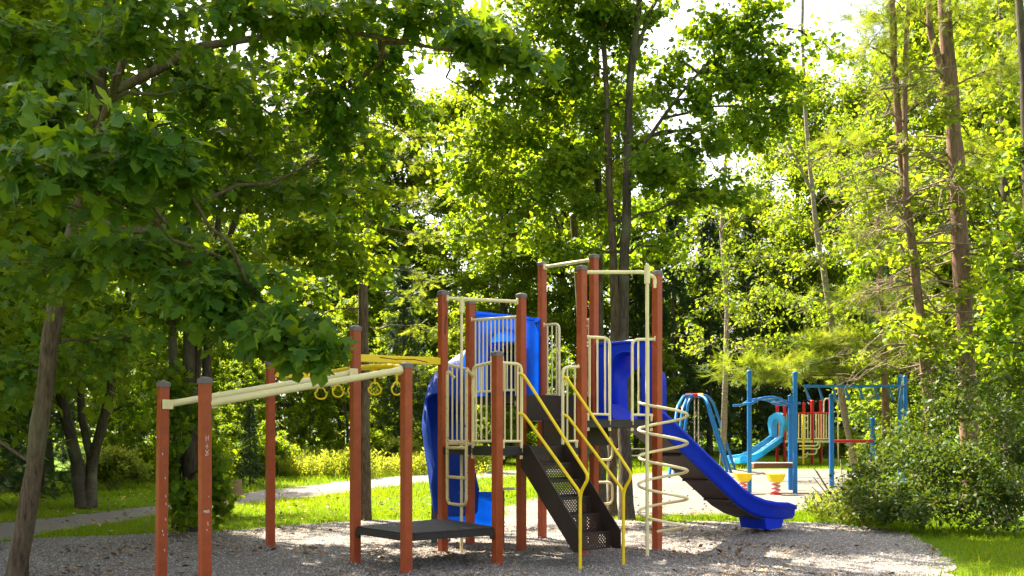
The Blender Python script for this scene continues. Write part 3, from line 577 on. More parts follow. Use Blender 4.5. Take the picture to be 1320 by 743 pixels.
tree_px('maple_tree', 'sunlit maple with yellow green leaves around the thick old pine', 37,
    [([P(1300, 640, 21), P(1300, 420, 21), P(1295, 220, 21), P(1290, 40, 21), P(1290, -100, 21)], .14, .05, .3)],
    [(1215, 150, 17.6, 34, 22, 150), (1130, 330, 17.6, 44, 24, 200), (1165, 425, 17.4, 44, 24, 220), (1290, 420, 17.4, 44, 30, 220), (1215, 445, 17.4, 40, 24, 200), (1110, 250, 18, 40, 22, 160), (1140, 180, 18, 36, 20, 130), (1270, 330, 17.8, 40, 26, 180), (1250, 230, 17.6, 40, 22, 170), (1240, 370, 17.6, 34, 22, 150), (1185, 260, 17.8, 30, 18, 110), (1260, 60, 20, 60, 36, 320), (1300, 130, 20, 50, 36, 300), (1220, 130, 20.4, 40, 26, 200), (1280, 200, 20, 60, 30, 300), (1240, 240, 20.5, 60, 30, 260), (1300, 280, 20, 50, 34, 260), (1200, 320, 21, 60, 30, 240), (1310, 20, 20, 60, 40, 260), (1190, 230, 21, 50, 30, 200), (1230, 400, 21, 60, 34, 240), (1180, 420, 21.5, 50, 30, 200), (1150, 300, 21.5, 40, 30, 150)], .12, M['l_yel'], M['bark_dark'], T_MAPLE_S, twigs=12)

# --- shrubs
def shrub_px(name, label, seed, b, clusters, leaf, lmat, group=None, cat='bush', stems=9, tmpl=T_LEAF, nk=1.0, flat=.7):
    b = Vector(b); t = thing(name, label, cat, b, group); pl = Plant(seed); pl.fine = []
    for k in range(stems):
        a = pl.r.uniform(0, 6.28); h = pl.r.uniform(.5, 1.1); pl.fine += [b + Vector((math.cos(a) * .2 * i, math.sin(a) * .2 * i, h * i / 3)) for i in range(4)]; pl.mb.tube(pl.fine[-4:], [.022, .016, .012, .008], 5, False)
    pxc(clusters, pl, 1.0, nk, .014, 14, fill=.2, tip=.005)
    pl.wood('stems', M['twig'], t, b); pl.leaves('foliage', leaf, lmat, tmpl, flat, .1, .6, t, None, b); return t
shrub_px('shrub', 'big round dark bush between the gravel and the old pines', 41, G(1190, 676), [(1100, 645, 14.4, 40, 26, 420), (1165, 665, 13.7, 50, 16, 420), (1150, 625, 14.2, 55, 40, 650), (1200, 600, 14.4, 60, 44, 800), (1190, 650, 13.8, 60, 30, 700), (1130, 660, 14, 40, 22, 360), (1240, 640, 13.8, 50, 40, 700), (1230, 590, 14.6, 50, 36, 600), (1170, 575, 15, 50, 30, 450), (1120, 600, 15, 40, 34, 360)], .078, M['l_shrub'], 'bushes at the edge of the corner lawn', nk=1.55)
shrub_px('shrub', 'tall dark bush reaching the picture edge behind the corner grass', 42, G(1300, 680), [(1300, 640, 13.4, 50, 40, 650), (1270, 600, 13.8, 46, 40, 550), (1310, 570, 13.8, 50, 44, 600), (1280, 530, 14.4, 46, 40, 420), (1320, 500, 14.4, 40, 44, 360), (1285, 668, 13.2, 46, 18, 350)], .078, M['l_shrub'], 'bushes at the edge of the corner lawn', nk=1.55)
shrub_px('shrub', 'lighter upper bush with yellow leaves in front of the blue ladder end', 43, G(1200, 660), [(1190, 540, 16.5, 46, 30, 420), (1230, 520, 16.5, 46, 34, 400), (1150, 560, 16.5, 36, 26, 260), (1210, 480, 17, 40, 26, 240), (1255, 480, 16.5, 40, 30, 260), (1135, 600, 16.5, 36, 26, 260)], .085, M['l_shrub'], 'bushes at the edge of the corner lawn', nk=1.5)
shrub_px('shrub', 'low sunny shrub among tall weeds beside the far gravel', 44, G(1090, 668), [(1090, 640, 15.2, 34, 22, 260), (1070, 655, 15, 28, 16, 180), (1110, 615, 15.6, 28, 22, 220)], .085, M['l_weed'], None)

# --- woods behind: a few built once, then copied
def proto_leafy(seed, H, spread, nclus, leaves, leaf, lmat, low=.28, bmat='bark_dark'):
    pl = Plant(seed); pl.trunk([(0, 0, -.2), (0, 0, H * .25), (pl.r.randn() * .2, pl.r.randn() * .2, H * .55), (pl.r.randn() * .4, pl.r.randn() * .4, H * .9)], H * .011, H * .003, 8, .3)
    for k in range(nclus):
        h = low + (1 - low) * (k + .5) / nclus; w = spread * H * (math.sin(math.pi * min(1, (h - low) / (1 - low) * .86 + .14)) ** .6); a = k * 2.4 + pl.r.uniform(-.4, .4); q = w * pl.r.uniform(.35, .95)
        pl.cluster((math.cos(a) * q, math.sin(a) * q, h * H), (H * .085, H * .085, H * .045), leaves // nclus, H * .0028, 10, tip=.008)
    return pl.mb.mesh('trunk'), pl, leaf, lmat, bmat
def proto_spruce(seed, H):
    pl = Plant(seed); pl.trunk([(0, 0, -.2), (0, 0, H * .5), (0, 0, H)], H * .012, .02, 7, .2)
    n = int(H * 7)
    for k in range(n):
        h = .04 + .94 * k / n; L_ = H * .19 * (1 - h) + .25; a = k * 2.4 + pl.r.uniform(-.3, .3)
        pl.cluster((math.cos(a) * L_ * .62, math.sin(a) * L_ * .62, h * H - L_ * .14), (L_ * .42, L_ * .42, .10 + L_ * .06), 42, .02, 6, anchor=(0, 0, h * H), sag=-.02, fill=.3, tip=.006)
    return pl.mb.mesh('trunk'), pl, .36, 'l_con', 'bark_dark'
def finish(pr, tmpl=T_LEAF, flat=.6):
    me, pl, leaf, lmat, bm_ = pr; me.materials.append(M[bm_]); o = pl.leaves('crown', leaf, M[lmat], tmpl, flat, .2, .6); c = o.data; bpy.data.objects.remove(o); return me, c
LEAFY = [finish(proto_leafy(51, 16, .24, 60, 46000, .165, 'l_bg', .10)), finish(proto_leafy(52, 18, .20, 64, 46000, .165, 'l_bg', .08)), finish(proto_leafy(53, 15, .27, 60, 46000, .16, 'l_yel', .08)), finish(proto_leafy(54, 7, .28, 40, 20000, .12, 'l_bg', .04))]
YOUNG = finish(proto_leafy(59, 7, .30, 40, 18000, .13, 'l_yel', .04))
SPRUCE = [finish(proto_spruce(55, 13), T_SPRUCE, .5), finish(proto_spruce(56, 9), T_SPRUCE, .5)]
def proto_bush(seed, lmat):
    pl = Plant(seed); pl.fine = [Vector((0, 0, .3))]
    for k in range(16):
        a = k * 2.4; q = .9 * math.sqrt((k + .5) / 16); c = (math.cos(a) * q, math.sin(a) * q, .35 + 1.0 * (1 - q * q) * pl.r.uniform(.6, 1.1)); pl.cluster(c, (.42, .42, .34), 480, .014, 10, anchor=(0, 0, .05), tip=.005, fill=.2)
    return pl.mb.mesh('stems'), pl, .11, lmat, 'twig'
BUSH = [finish(proto_bush(57, 'l_bg'), T_LEAF, .7), finish(proto_bush(58, 'l_weed'), T_LEAF, .7)]
wr = random.Random(4)
def plant(kind, proto, x, py, d, s, label, group, cat='tree', names=('trunk', 'crown')):
    X = (x - CX) * d / F; o = thing(kind, label, cat, (X, d, gz(d) - .05), group); o.rotation_euler.z = wr.uniform(0, 6.28); o.scale = (s * wr.uniform(.92, 1.08), s * wr.uniform(.92, 1.08), s)
    link(names[0], proto[0], o); link(names[1], proto[1], o); return o
WG = 'woodland trees closing the view behind the playground'
for x, d, pr, s, lb in [
    (-40, 30, 0, 1.2, 'woodland tree behind the spruces at the picture edge'), (60, 34, 1, 1.15, 'woodland tree directly behind the forked trunks'), (165, 58, 2, 1.5, 'sunlit woodland tree in the gap beside the forked trunks'),
    (290, 62, 1, 1.5, 'woodland tree behind the clump of maple stems'), (375, 60, 2, 1.5, 'yellow green woodland tree over the goldenrod meadow'), (440, 64, 0, 1.5, 'woodland tree behind the slim pine'), (515, 60, 2, 1.6, 'yellow green woodland tree under the open patch of sky'),
    (585, 60, 0, 1.5, 'woodland tree seen above the curly blue slide'), (650, 52, 1, 1.12, 'tall woodland tree seen above the climbing deck stairs'), (720, 54, 2, 1.5, 'yellow green woodland tree behind the leaning maple'), (800, 54, 1, 1.25, 'woodland tree hidden largely by the tallest maple trunk'),
    (870, 58, 0, 1.2, 'woodland tree behind the aspen, towards the tallest maple'), (960, 60, 2, 1.15, 'woodland tree directly behind the aspen crown'), (1030, 56, 1, 1.3, 'woodland tree above the red play structure'), (1110, 54, 2, 1.5, 'woodland tree behind the leaning birch'),
    (1190, 36, 0, 1.2, 'woodland tree behind the paired pine stems'), (1270, 33, 2, 1.15, 'woodland tree behind the thick old pine'), (1350, 30, 1, 1.1, 'woodland tree beyond the dark edge maple'), (230, 46, 0, 1.2, 'deep woodland tree seen between maple stems and pale gap'), (-120, 40, 1, 1.3, 'deep woodland tree past the picture edge'), (-135, 15.5, 1, .92, 'tall woodland tree at the picture edge level with the maple clump'), (-190, 11.5, 0, 1.0, 'broad woodland tree at the picture edge shading the nearest maple'), (-75, 20, 0, 1.0, 'woodland tree whose boughs enter above the edge spruce')]:
    plant('woodland_tree', LEAFY[pr], x, 600, d, s, lb, WG)
SG = 'small understory trees along the wood edge'
for x, d, s, lb in [(150, 27, .62, 'young tree just behind the forked trunks'), (215, 29, .7, 'young tree with bright leaves right of the forked trunks'), (320, 31, .62, 'young tree behind the stump'), (400, 37, .7, 'young tree rising behind the goldenrod'), (560, 39, .6, 'young tree beyond the curly slide'), (640, 40, .75, 'young tree behind the low deck posts'), (720, 40, .75, 'young tree filling the gap under the tower'), (845, 47, .9, 'young tree behind the spiral pole'), (1180, 29, .8, 'young tree behind the paired pine stems'), (1290, 26, .9, 'young tree behind the tall dark bush')]:
    plant('young_tree', LEAFY[3], x, 600, d, s, lb, SG)
for x, d, s, lb in [(258, 35, .85, 'yellow green young tree showing between the red end posts'), (362, 36.5, .95, 'yellow green young tree beside the single tall post'), (448, 39, 1.05, 'yellow green young tree just behind the slim pine'), (508, 41, 1.0, 'yellow green young tree above the end of the meadow'), (592, 43, 1.05, 'yellow green young tree beyond the fire pole'), (180, 31, .75, 'yellow green young tree in the gap beyond the shaded path')]:
    plant('young_tree', YOUNG, x, 600, d, s, lb, SG)
CG = 'dark spruces standing in the wood edge'
for x, d, pr, s, lb in [(-10, 19, 1, .95, 'dark spruce at the picture edge behind the nearest maple'), (52, 23, 1, .9, 'dark spruce left of the forked trunks'), (868, 50, 0, 1.1, 'dark spruce behind the blue arch climber'), (915, 52, 0, 1.15, 'dark spruce behind the wide blue slide'), (965, 53, 0, 1.15, 'dark spruce behind the light blue slide'), (1010, 54, 0, 1.05, 'dark spruce behind the red posts'), (1060, 52, 1, 1.1, 'dark spruce beyond the cream railing'), (1110, 50, 1, 1.2, 'dark spruce behind the leaning birch foot'), (1150, 34, 1, .9, 'dark spruce behind the end of the blue ladder'), (820, 52, 0, 1.0, 'dark spruce behind the spiral pole tower'), (520, 38, 1, 1.0, 'dark spruce past the slim pine'), (322, 26, 1, .28, 'tiny spruce sapling behind the stump')]:
    plant('spruce_tree', SPRUCE[pr], x, 600, d, s, lb, CG)
BG = 'undergrowth bushes along the wood edge'
for x, d, pr, s, lb in [(-30, 24, 0, 1.0, 'undergrowth bush beside the dark edge spruce'), (145, 25, 1, .9, 'pale undergrowth bush beside the forked trunks'), (190, 28, 0, .9, 'undergrowth bush behind the shaded footpath'), (260, 30, 0, 1.0, 'undergrowth bush behind the maple stems'), (345, 32, 0, 1.1, 'undergrowth bush at the start of the goldenrod'), (485, 37, 0, 1.2, 'undergrowth bush behind the slim pine'), (520, 36, 1, 1.0, 'pale undergrowth bush at the end of the goldenrod'), (545, 38, 0, 1.1, 'undergrowth bush beside the curly slide'), (650, 41, 0, 1.2, 'undergrowth bush seen between deck posts'), (700, 41, 0, 1.1, 'undergrowth bush seen under the steps'), (1085, 48, 0, 1.2, 'undergrowth bush beyond the red bar'), (1125, 36, 1, .9, 'pale undergrowth bush beyond the birch foot')]:
    plant('undergrowth_bush', BUSH[pr], x, 600, d, s, lb, BG, 'bush', ('stems', 'foliage'))
pl = Plant(77); k = 90000; a = pl.r.uniform(-.75, .75, k); dd = pl.r.uniform(54, 72, k); x_ = np.tan(a) * dd; hm = 15 + 4 * np.sin(x_ * .35) + 2.5 * np.sin(x_ * .9 + 2); z_ = hm * pl.r.rand(k) ** .9
c_ = np.sin(x_ * .8 + np.sin(z_ * .7) * 2) + np.sin(z_ * 1.1 + dd) + pl.r.randn(k) * .9; q = c_ > -.9; x_, dd, z_ = x_[q], dd[q], z_[q]; k = len(x_)
o = scatter('far_woods', np.stack([x_, dd, z_ + zground(dd)], 1), .34 + .3 * pl.r.rand(k), pl.r.randn(k, 3), unit(pl.r.randn(k, 3) * .7 + (0, 0, 1)), T_LEAF, M['l_bg'], pl.r.rand(k), kind='stuff')
tag(o, 'deep far woods closing the view as one green mass', 'woods')
#@@PLAY
# ------------------------------------------------------------------ the rust red play structure
play = thing('play_structure', 'large climbing structure of rust red square posts with decks, stairs and blue slides', 'play structure', (0, 11, 0))
OFF = Vector((0, 11, 0)); ANG = math.atan2(.643, .766)
UV = Vector((.766, .643, 0)); VV = Vector((.643, -.766, 0))
def pb(mb, name, mat, parent=play):           # part built in world coordinates
    mb.v = [tuple(Vector(v) - OFF) for v in mb.v]; return mb.build(name, mat, parent)
V2 = lambda x, y: Vector((x, y, 0))
A, B, C, D = V2(-1.83, 10.42), V2(-1.14, 9.62), V2(-.17, 10.29), V2(-.884, 11.42)
Gp, Fp, Pp, Sp, Ep, Qp = V2(-.576, 12.26), V2(.121, 11.58), V2(.442, 13.04), V2(1.135, 12.36), V2(.874, 11.17), V2(1.897, 11.66)
L1, L2, Rp = V2(-3.66, 9.3), V2(-2.96, 8.6), V2(-3.25, 12.0)
Z1, Z2, Z3, ZL = 1.37, 1.71, 2.04, .44
cap_cache = {}
def cap_mesh():
    if 'm' not in cap_cache:
        mb = MB(); rings = []
        for z, h in ((-.042, .057), (.0, .058), (.005, .056), (.015, .040), (.023, .020), (.026, .004)):
            rings.append([Vector((x * h * q, y * h * q, z)) for x, y, q in ((-1, -.86, 1), (-.86, -1, 1), (.86, -1, 1), (1, -.86, 1), (1, .86, 1), (.86, 1, 1), (-.86, 1, 1), (-1, .86, 1))])
        mb.loft(rings, True, False); me = mb.mesh('cap'); me.materials.append(M['cap']); cap_cache['m'] = me
    return cap_cache['m']
posts = {}
for k, p, H in (('A', A, 2.77), ('B', B, 2.27), ('C', C, 2.46), ('D', D, 3.35), ('G', Gp, 3.36), ('F', Fp, 3.34), ('P', Pp, 4.04), ('S', Sp, 4.01), ('E', Ep, 3.62), ('Q', Qp, 3.65), ('L1', L1, 2.05), ('L2', L2, 2.04), ('R', Rp, 2.50)):
    mb = MB(); s_ = .050; b_ = .007
    mb.loft([[Vector((x, y, z)) for x, y in ((-s_, -s_ + b_), (-s_ + b_, -s_), (s_ - b_, -s_), (s_, -s_ + b_), (s_, s_ - b_), (s_ - b_, s_), (-s_ + b_, s_), (-s_, s_ - b_))] for z in (-.15, 0, H * .5, H - .02)], True, False)
    o = mb.build('post', M['red'], play, p - OFF); o.rotation_euler.z = ANG + rnd.uniform(-.03, .03)
    if k == 'L1': o.rotation_euler.y = .012
    c = link('cap', cap_mesh(), o, (0, 0, H - .01)); posts[k] = o
# marks scratched, stuck and burnt on the posts (flat print standing 1 mm proud)
def mark(post, face, strokes, z, w, mat, name):
    """strokes drawn on a face of a post: list of polylines (x across, z up) in metres"""
    mb = MB(); s_ = .0512
    for st in strokes:
        for (x0, z0), (x1, z1) in zip(st[:-1], st[1:]):
            dx, dz = x1 - x0, z1 - z0; l = math.hypot(dx, dz) or 1e-6; nx, nz = -dz / l * w / 2, dx / l * w / 2
            q = [(x0 + nx, z0 + nz), (x0 - nx, z0 - nz), (x1 - nx, z1 - nz), (x1 + nx, z1 + nz)]
            mb.add([(x, -s_, z + zz) if face == 'v' else (-s_, -x, z + zz) for x, zz in q], [(0, 1, 2, 3)])
    return mb.build(name, mat, posts[post])
zz = lambda py, s, h=HY: CH - (py - h) / s
mark('L2', 'v', [[(-.012, .045), (-.012, -.005)], [(.012, .048), (.012, .0)], [(-.012, .022), (.012, .024)]], 1.44, .006, M['white'], 'scratched_lettering')
mark('L2', 'v', [[(-.016, .0), (.014, -.004)], [(.0, .022), (-.002, -.026)]], 1.385, .006, M['white'], 'scratched_lettering')
mark('L2', 'v', [[(-.018, .026), (-.002, .004), (.016, .028)], [(-.002, .004), (-.016, -.026)], [(-.002, .004), (.018, -.012)], [(-.016, -.026), (.010, -.020)]], 1.32, .007, M['white'], 'scratched_lettering')
mark('L2', 'v', [[(-.034, 0), (-.006, 0)], [(-.002, .010), (-.002, -.016)], [(.014, .014), (.014, -.014)], [(-.002, 0), (.018, 0)]], .76, .020, M['white'], 'worn_sticker')
for z_, st in ((.64, [[(.006, .02), (.010, -.02)]]), (.58, [[(-.004, .01), (.0, -.008)]]), (.9, [[(.015, .006), (.02, -.006)]])): mark('L2', 'v', st, z_, .008, M['white'], 'paint_chip')
for z_, x_ in ((1.05, .012), (.86, .018), (.78, .022), (.62, .02), (.5, -.01), (.46, .0), (1.3, -.02), (.30, .012)): mark('L1', 'v', [[(x_, .012), (x_ + .006, -.012)]], z_, .010, M['white'], 'paint_chip')
mark('D', 'v', [[(-.012, .30), (-.016, .27), (-.008, .23), (.006, .20), (.014, .15), (.012, .08), (.004, .0), (-.008, -.08), (-.012, -.16), (-.006, -.19), (.002, -.18)], [(.010, .10), (.016, .04), (.014, -.05), (.006, -.12), (.000, -.18)]], 2.98, .008, M['scorch'], 'scorch_mark')

def skirt_deck(name, pts, z, mat, th=.085):
    cen = sum((Vector((p[0], p[1], 0)) for p in pts), Vector()) / len(pts); inn = [Vector((p[0], p[1], 0)) for p in pts]
    mb = MB(); mb.poly([(p.x, p.y) for p in inn], z - .02, z); o = pb(mb, name, mat)
    for i in range(len(inn)):
        a, b = inn[i], inn[(i + 1) % len(inn)]; m_ = (a + b) / 2; dr = (b - a); L_ = dr.length - .11; an = math.atan2(dr.y, dr.x)
        e = MB(); e.box((m_.x, m_.y, z - th / 2 - .021), (L_, .035, th), an); e.v = [tuple(Vector(v) - OFF) for v in e.v]; e.build('edge_channel', mat, o)
    return o
dk = skirt_deck('low_deck', [A, B, C, D], ZL, M['black'], .068)
skirt_deck('deck', [D, C, Ep, Sp, Fp], Z1, M['black'])
skirt_deck('deck', [Ep, Qp, Sp], Z2, M['black'])
skirt_deck('deck', [Gp, Fp, Sp, Pp], Z3, M['brown'])
# raised perforation of the low deck: rows of small dimples
mb = MB()
for i in range(1, 22):
    for j in range(1, 22):
        p = A.lerp(D, i / 22).lerp(B.lerp(C, i / 22), j / 22); mb.box((p.x, p.y, ZL + .002), (.022, .022, .004), ANG + .78)
mb.v = [tuple(Vector(v) - OFF) for v in mb.v]; o = mb.build('grip_dimples', M['greyframe'], dk); o['kind'] = 'stuff'
# bolts that hang the low deck on its posts
for p, q in ((A, B), (C, B)):
    mb = MB(); c = p + (q - p).normalized() * .07; mb.box((c.x, c.y, ZL - .09), (.05, .05, .08), ANG, .01); pb(mb, 'deck_bracket', M['dark'])

# ---------------------------------------------------------------- railings
bar_cache = {}
def bar_mesh(h, r, mat):
    k = (round(h, 3), r, mat)
    if k not in bar_cache:
        mb = MB(); mb.tube([(0, 0, 0), (0, 0, h)], r, 8); me = mb.mesh('bar'); me.materials.append(M[mat]); bar_cache[k] = me
    return bar_cache[k]
def railing(a, b, z0, z1a, z1b=None, n=5, r0=False, r1=False, mat='cream', legs=.13, lug0=True, lug1=True, off=0.0):
    """guard rail between ground points a and b: rounded frame, bottom rail, upright bars (sub-parts), feet with bolt eyes"""
    z1b = z1a if z1b is None else z1b; d = (b - a).normalized(); nrm = Vector((d.y, -d.x, 0)) * off; a = a + nrm; b = b + nrm
    a2 = a + d * (.07 if lug0 else 0); b2 = b - d * (.07 if lug1 else 0); mb = MB(); zb = z0 + .06; rt = .019
    up = lambda p, z: Vector((p.x, p.y, z))
    pts = ([up(a2, z0 - .07), up(a2, z1a)] if r0 else [up(a2 - d * .04, z1a)]) + ([up(b2, z1b), up(b2, z0 - .07)] if r1 else [up(b2 + d * .04, z1b)])
    mb.tube(arc(pts, .09), rt, 8)
    o = pb(mb, 'railing', M[mat]); mb = MB(); mb.tube([up(a2, zb), up(b2, zb)], .016, 8); mb.v = [tuple(Vector(v) - OFF) for v in mb.v]; mb.build('bottom_rail', M[mat], o)
    for i in range(n):
        t = (i + .5) / n if not (r0 or r1) else ((i + .4) / n if r1 else (i + .6) / n)
        p = a2.lerp(b2, t); zt = z1a + (z1b - z1a) * t; k = link('bar', bar_mesh(zt - zb, .0115, mat), o, Vector((p.x, p.y, zb)) - OFF)
    for p, l, rr_ in ((a2, lug0, r0), (b2, lug1, r1)):
        q = p if rr_ else (p + d * (.02 if p is a2 else -.02))
        f = MB(); f.tube([up(q, zb + .02), up(q, z0 - legs)], .017, 8); f.box(up(q, z0 - legs + .015), (.05, .012, .07), ANG, .004); f.v = [tuple(Vector(v) - OFF) for v in f.v]; f.build('foot', M[mat], o)
        if not rr_:
            f = MB(); e = (p - d * .045) if p is a2 else (p + d * .045); zt = z1a if p is a2 else z1b; e = e + Vector((d.y, -d.x, 0)) * 0
            f.box(up(e, zt + .005), (.05, .06, .075), math.atan2(d.y, d.x), .008); f.v = [tuple(Vector(v) - OFF) for v in f.v]; g_ = f.build('bracket', M[mat], o)
            f = MB(); f.box(up(e, zt + .008) + Vector((d.y, -d.x, 0)) * (.031 if Vector((d.y, -d.x, 0)).y < 0 else -.031), (.016, .006, .020), math.atan2(d.y, d.x)); f.v = [tuple(Vector(v) - OFF) for v in f.v]; f.build('bolt', M['dark'], o)
    return o
lp = lambda a, b, t: a.lerp(b, t)
railing(D, Gp, Z1, 2.43, 2.41, 5, mat='cream')
railing(lp(D, C, .58), C, Z1, 2.33, 2.35, 4, r0=True, lug0=False)
railing(C, lp(C, Ep, .27), Z1, 2.34, 2.34, 3, r1=True, lug1=False)
railing(lp(C, Ep, .76), Ep, Z1, 2.34, 2.36, 2, r0=True, lug0=False)
railing(Gp, Fp, Z3, 3.09, 3.05, 11)
railing(Pp, lp(Pp, Sp, .34), Z3, 3.12, 3.12, 3, r1=True, lug1=False)
railing(lp(Pp, Sp, .80), Sp, Z3, 3.12, 3.12, 2, r0=True, lug0=False)
railing(Ep, lp(Ep, Qp, .36), Z2, 2.74, 2.74, 3, r1=True, lug1=False)
railing(lp(Ep, Qp, .66), Qp, Z2, 2.74, 2.76, 2, r0=True, lug0=False)

# overhead bars between post tops
def overhead(a, b, za, zb, name='overhead_bar', r=.024):
    d = (b - a).normalized(); mb = MB(); a2 = a + d * .055; b2 = b - d * .055
    mb.tube([Vector((a2.x, a2.y, za)), Vector((b2.x, b2.y, zb))], r, 10)
    for q, z in ((a2, za), (b2, zb)): mb.box((q.x, q.y, z), (.03, .07, .085), math.atan2(d.y, d.x), .008)
    return pb(mb, name, M['cream'])
ob = overhead(D, Fp, 3.26, 3.24)
overhead(Pp, Sp, 3.97, 3.95)
mb = MB(); d = (Qp - Ep).normalized(); qf = Qp + Vector((-.20, -.16, 0)); mb.tube(arc([Vector((Ep.x, Ep.y, 3.55)) + d * .055, Vector((qf.x, qf.y, 3.61)) , Vector((Qp.x - .04, Qp.y - .05, 3.56)), Vector((Qp.x - .02, Qp.y - .04, 3.48))], .06), .024, 10); mb.box((Qp.x - .03, Qp.y - .055, 3.47), (.07, .02, .10), ANG, .006); pb(mb, 'overhead_bar', M['cream'])
# fire pole under the lower overhead bar
fp = lp(D, Fp, .235); mb = MB(); mb.tube([(fp.x, fp.y, -.1), (fp.x, fp.y, 3.22)], .0195, 10); mb.tube([(fp.x, fp.y, 3.08), (fp.x, fp.y, 3.28)], .034, 10); mb.tube([(fp.x - .06, fp.y, 3.255), (fp.x + .07, fp.y + .01, 3.252)], .031, 10); pb(mb, 'fire_pole', M['cream'])
# spiral pole
hc = V2(1.88, 11.12); hp = V2(1.655, 10.92); rad = (hp - hc).length
mb = MB(); mb.tube([(hp.x, hp.y, -.1), (hp.x, hp.y, 3.60)], .0225, 10); mb.tube([(hp.x, hp.y, 3.36), (hp.x, hp.y, 3.58)], .036, 10); sp = pb(mb, 'spiral_pole', M['cream'])
pts = []; turns = 4.75; a0 = math.atan2(-.08, -1) 
for k in range(int(turns * 28) + 1):
    t = k / 28; a = a0 + 2 * math.pi * t; pts.append((hc.x + rad * math.cos(a), hc.y + rad * math.sin(a), 1.91 - .345 * t))
mb = MB(); mb.tube(pts, .0185, 8); mb.v = [tuple(Vector(v) - OFF) for v in mb.v]; mb.build('spiral_rung', M['cream'], sp)
# small hanging arch ladder on the low deck side
nl = Vector((-.845, -.535, 0)).normalized(); e0 = lp(D, C, .27) + nl * .13; e1 = lp(D, C, .63) + nl * .13
up = lambda p, z: Vector((p.x, p.y, z))
mb = MB(); mb.tube(arc([up(e0 - nl * .10, 2.22), up(e0, 2.32), up(e0, .66), up(e1, .66), up(e1, 2.30), up(e1 - nl * .10, 2.20)], .10), .0205, 10); la = pb(mb, 'arch_ladder', M['rusty'])
for z in (.99, 1.35):
    mb = MB(); mb.tube([up(e0, z), up(e1, z)], .020, 8); mb.v = [tuple(Vector(v) - OFF) for v in mb.v]; mb.build('rung', M['rusty'], la)
mb = MB(); mb.box(up(lp(e0, e1, .5) - nl * .05, 1.40), (.06, (e1 - e0).length, .03), math.atan2(nl.y, nl.x), .006); mb.v = [tuple(Vector(v) - OFF) for v in mb.v]; mb.build('step_plate', M['rusty'], la)
# step loops on the tall back post
for z in (1.33, .72):
    mb = MB(); q = Sp + Vector((.05, 0, 0)); e = Sp + Vector((.26, .05, 0)); mb.tube(arc([up(q, z + .14), up(e, z + .14), up(e, z - .16), up(q, z - .16)], .08), .017, 8); pb(mb, 'step_loop', M['cream'])
# sloping parallel bars
for a, b, za, zb in ((L1, A, 1.815, 2.225), (L2, B, 1.80, 2.20)):
    mb = MB(); d = (b - a).normalized(); a2 = a + d * .05; b2 = b - d * .05
    mb.tube([up(a2, za), up(a2 + d * .14, za + .03), up(b2 - d * .14, zb - .03), up(b2, zb)], [.042, .036, .036, .042], 12)
    o = pb(mb, 'parallel_bar', M['cream'])
    for q, z in ((a2, za), (b2, zb)):
        mb = MB(); c = q + VV * .058 * (1 if a is L1 else 0) ; mb.box(up(c, z), (.11, .012, .10), ANG, .004); mb.tube([up(c - VV * -.008, z) , up(c + VV * .012, z)], .010, 8); mb.v = [tuple(Vector(v) - OFF) for v in mb.v]; mb.build('end_plate', M['cream'], o)
# yellow ring bridge
def beam(a, b, z0, z1, name, h=.088, t=.04):
    mb = MB(); d = (b - a); m_ = (a + b) / 2; an = math.atan2(d.y, d.x); pit = math.atan2(z1 - z0, d.length); mt = Matrix.Rotation(an, 3, 'Z') @ Matrix.Rotation(-pit, 3, 'Y')
    mb.box(up(m_, (z0 + z1) / 2), (d.length, t, h), mat=mt, bev=.006); return pb(mb, name, M['yellow'])
dA = (D - A).normalized(); ba = beam(A + dA * .05, D - dA * .05, 2.405, 2.45, 'ring_beam')
mb = MB(); mm = lp(A, D, .62); nv = Vector((dA.y, -dA.x, 0))
for i, (t0, t1, z0, z1) in enumerate(((.25, .45, .016, .006), (.45, .62, .006, .012), (.62, .8, .012, -.012))):
    p0 = lp(A, D, t0) + nv * .0215; p1 = lp(A, D, t1) + nv * .0215; b0 = 2.405 + .045 * t0; mb.add([up(p0, b0 + z0 + .005), up(p0, b0 + z0 - .005), up(p1, b0 + z1 - .005), up(p1, b0 + z1 + .005)], [(0, 1, 2, 3)])
mb.v = [tuple(Vector(v) - OFF) for v in mb.v]; mb.build('scorch_mark', M['scorch'], ba)
re = Rp + UV * .75; beam(Rp + UV * .05, re, 2.335, 2.335, 'ring_beam', .078)
m0 = lp(Rp, re, .80); m1 = lp(A, D, .52)
mb = MB(); trk = [up(m0, 2.30), up(lp(m0, m1, .15), 2.345), up(lp(m0, m1, .5), 2.385), up(lp(m0, m1, .85), 2.37), up(m1, 2.34)]; mb.tube(trk, .036, 10); track = pb(mb, 'ring_track', M['yellow'])
for k, t in enumerate((.12, .32, .50, .72, .94)):
    c = lp(m0, m1, t); z = 2.35 + .03 * math.sin(t * 3.1); ph = .5 + rnd.uniform(-.35, .35); ax = Vector((math.cos(ph), math.sin(ph), 0))
    mb = MB(); mb.tube([up(c, z), up(c, z - .21)], .013, 6); mb.box(up(c, z - .06), (.05, .03, .10), ANG)
    ring = []; w, h = .080, .078
    for i in range(21):
        a = math.pi / 2 + 2 * math.pi * i / 20; x = w * (abs(math.cos(a)) ** .8) * (1 if math.cos(a) > 0 else -1) * (.72 if math.sin(a) > .2 else 1); ring.append(up(c, z - .275 + h * math.sin(a)) + ax * x)
    mb.tube(ring, .0115, 7, False); mb.v = [tuple(Vector(v) - OFF) for v in mb.v]; mb.build('ring', M['yellow'], track)

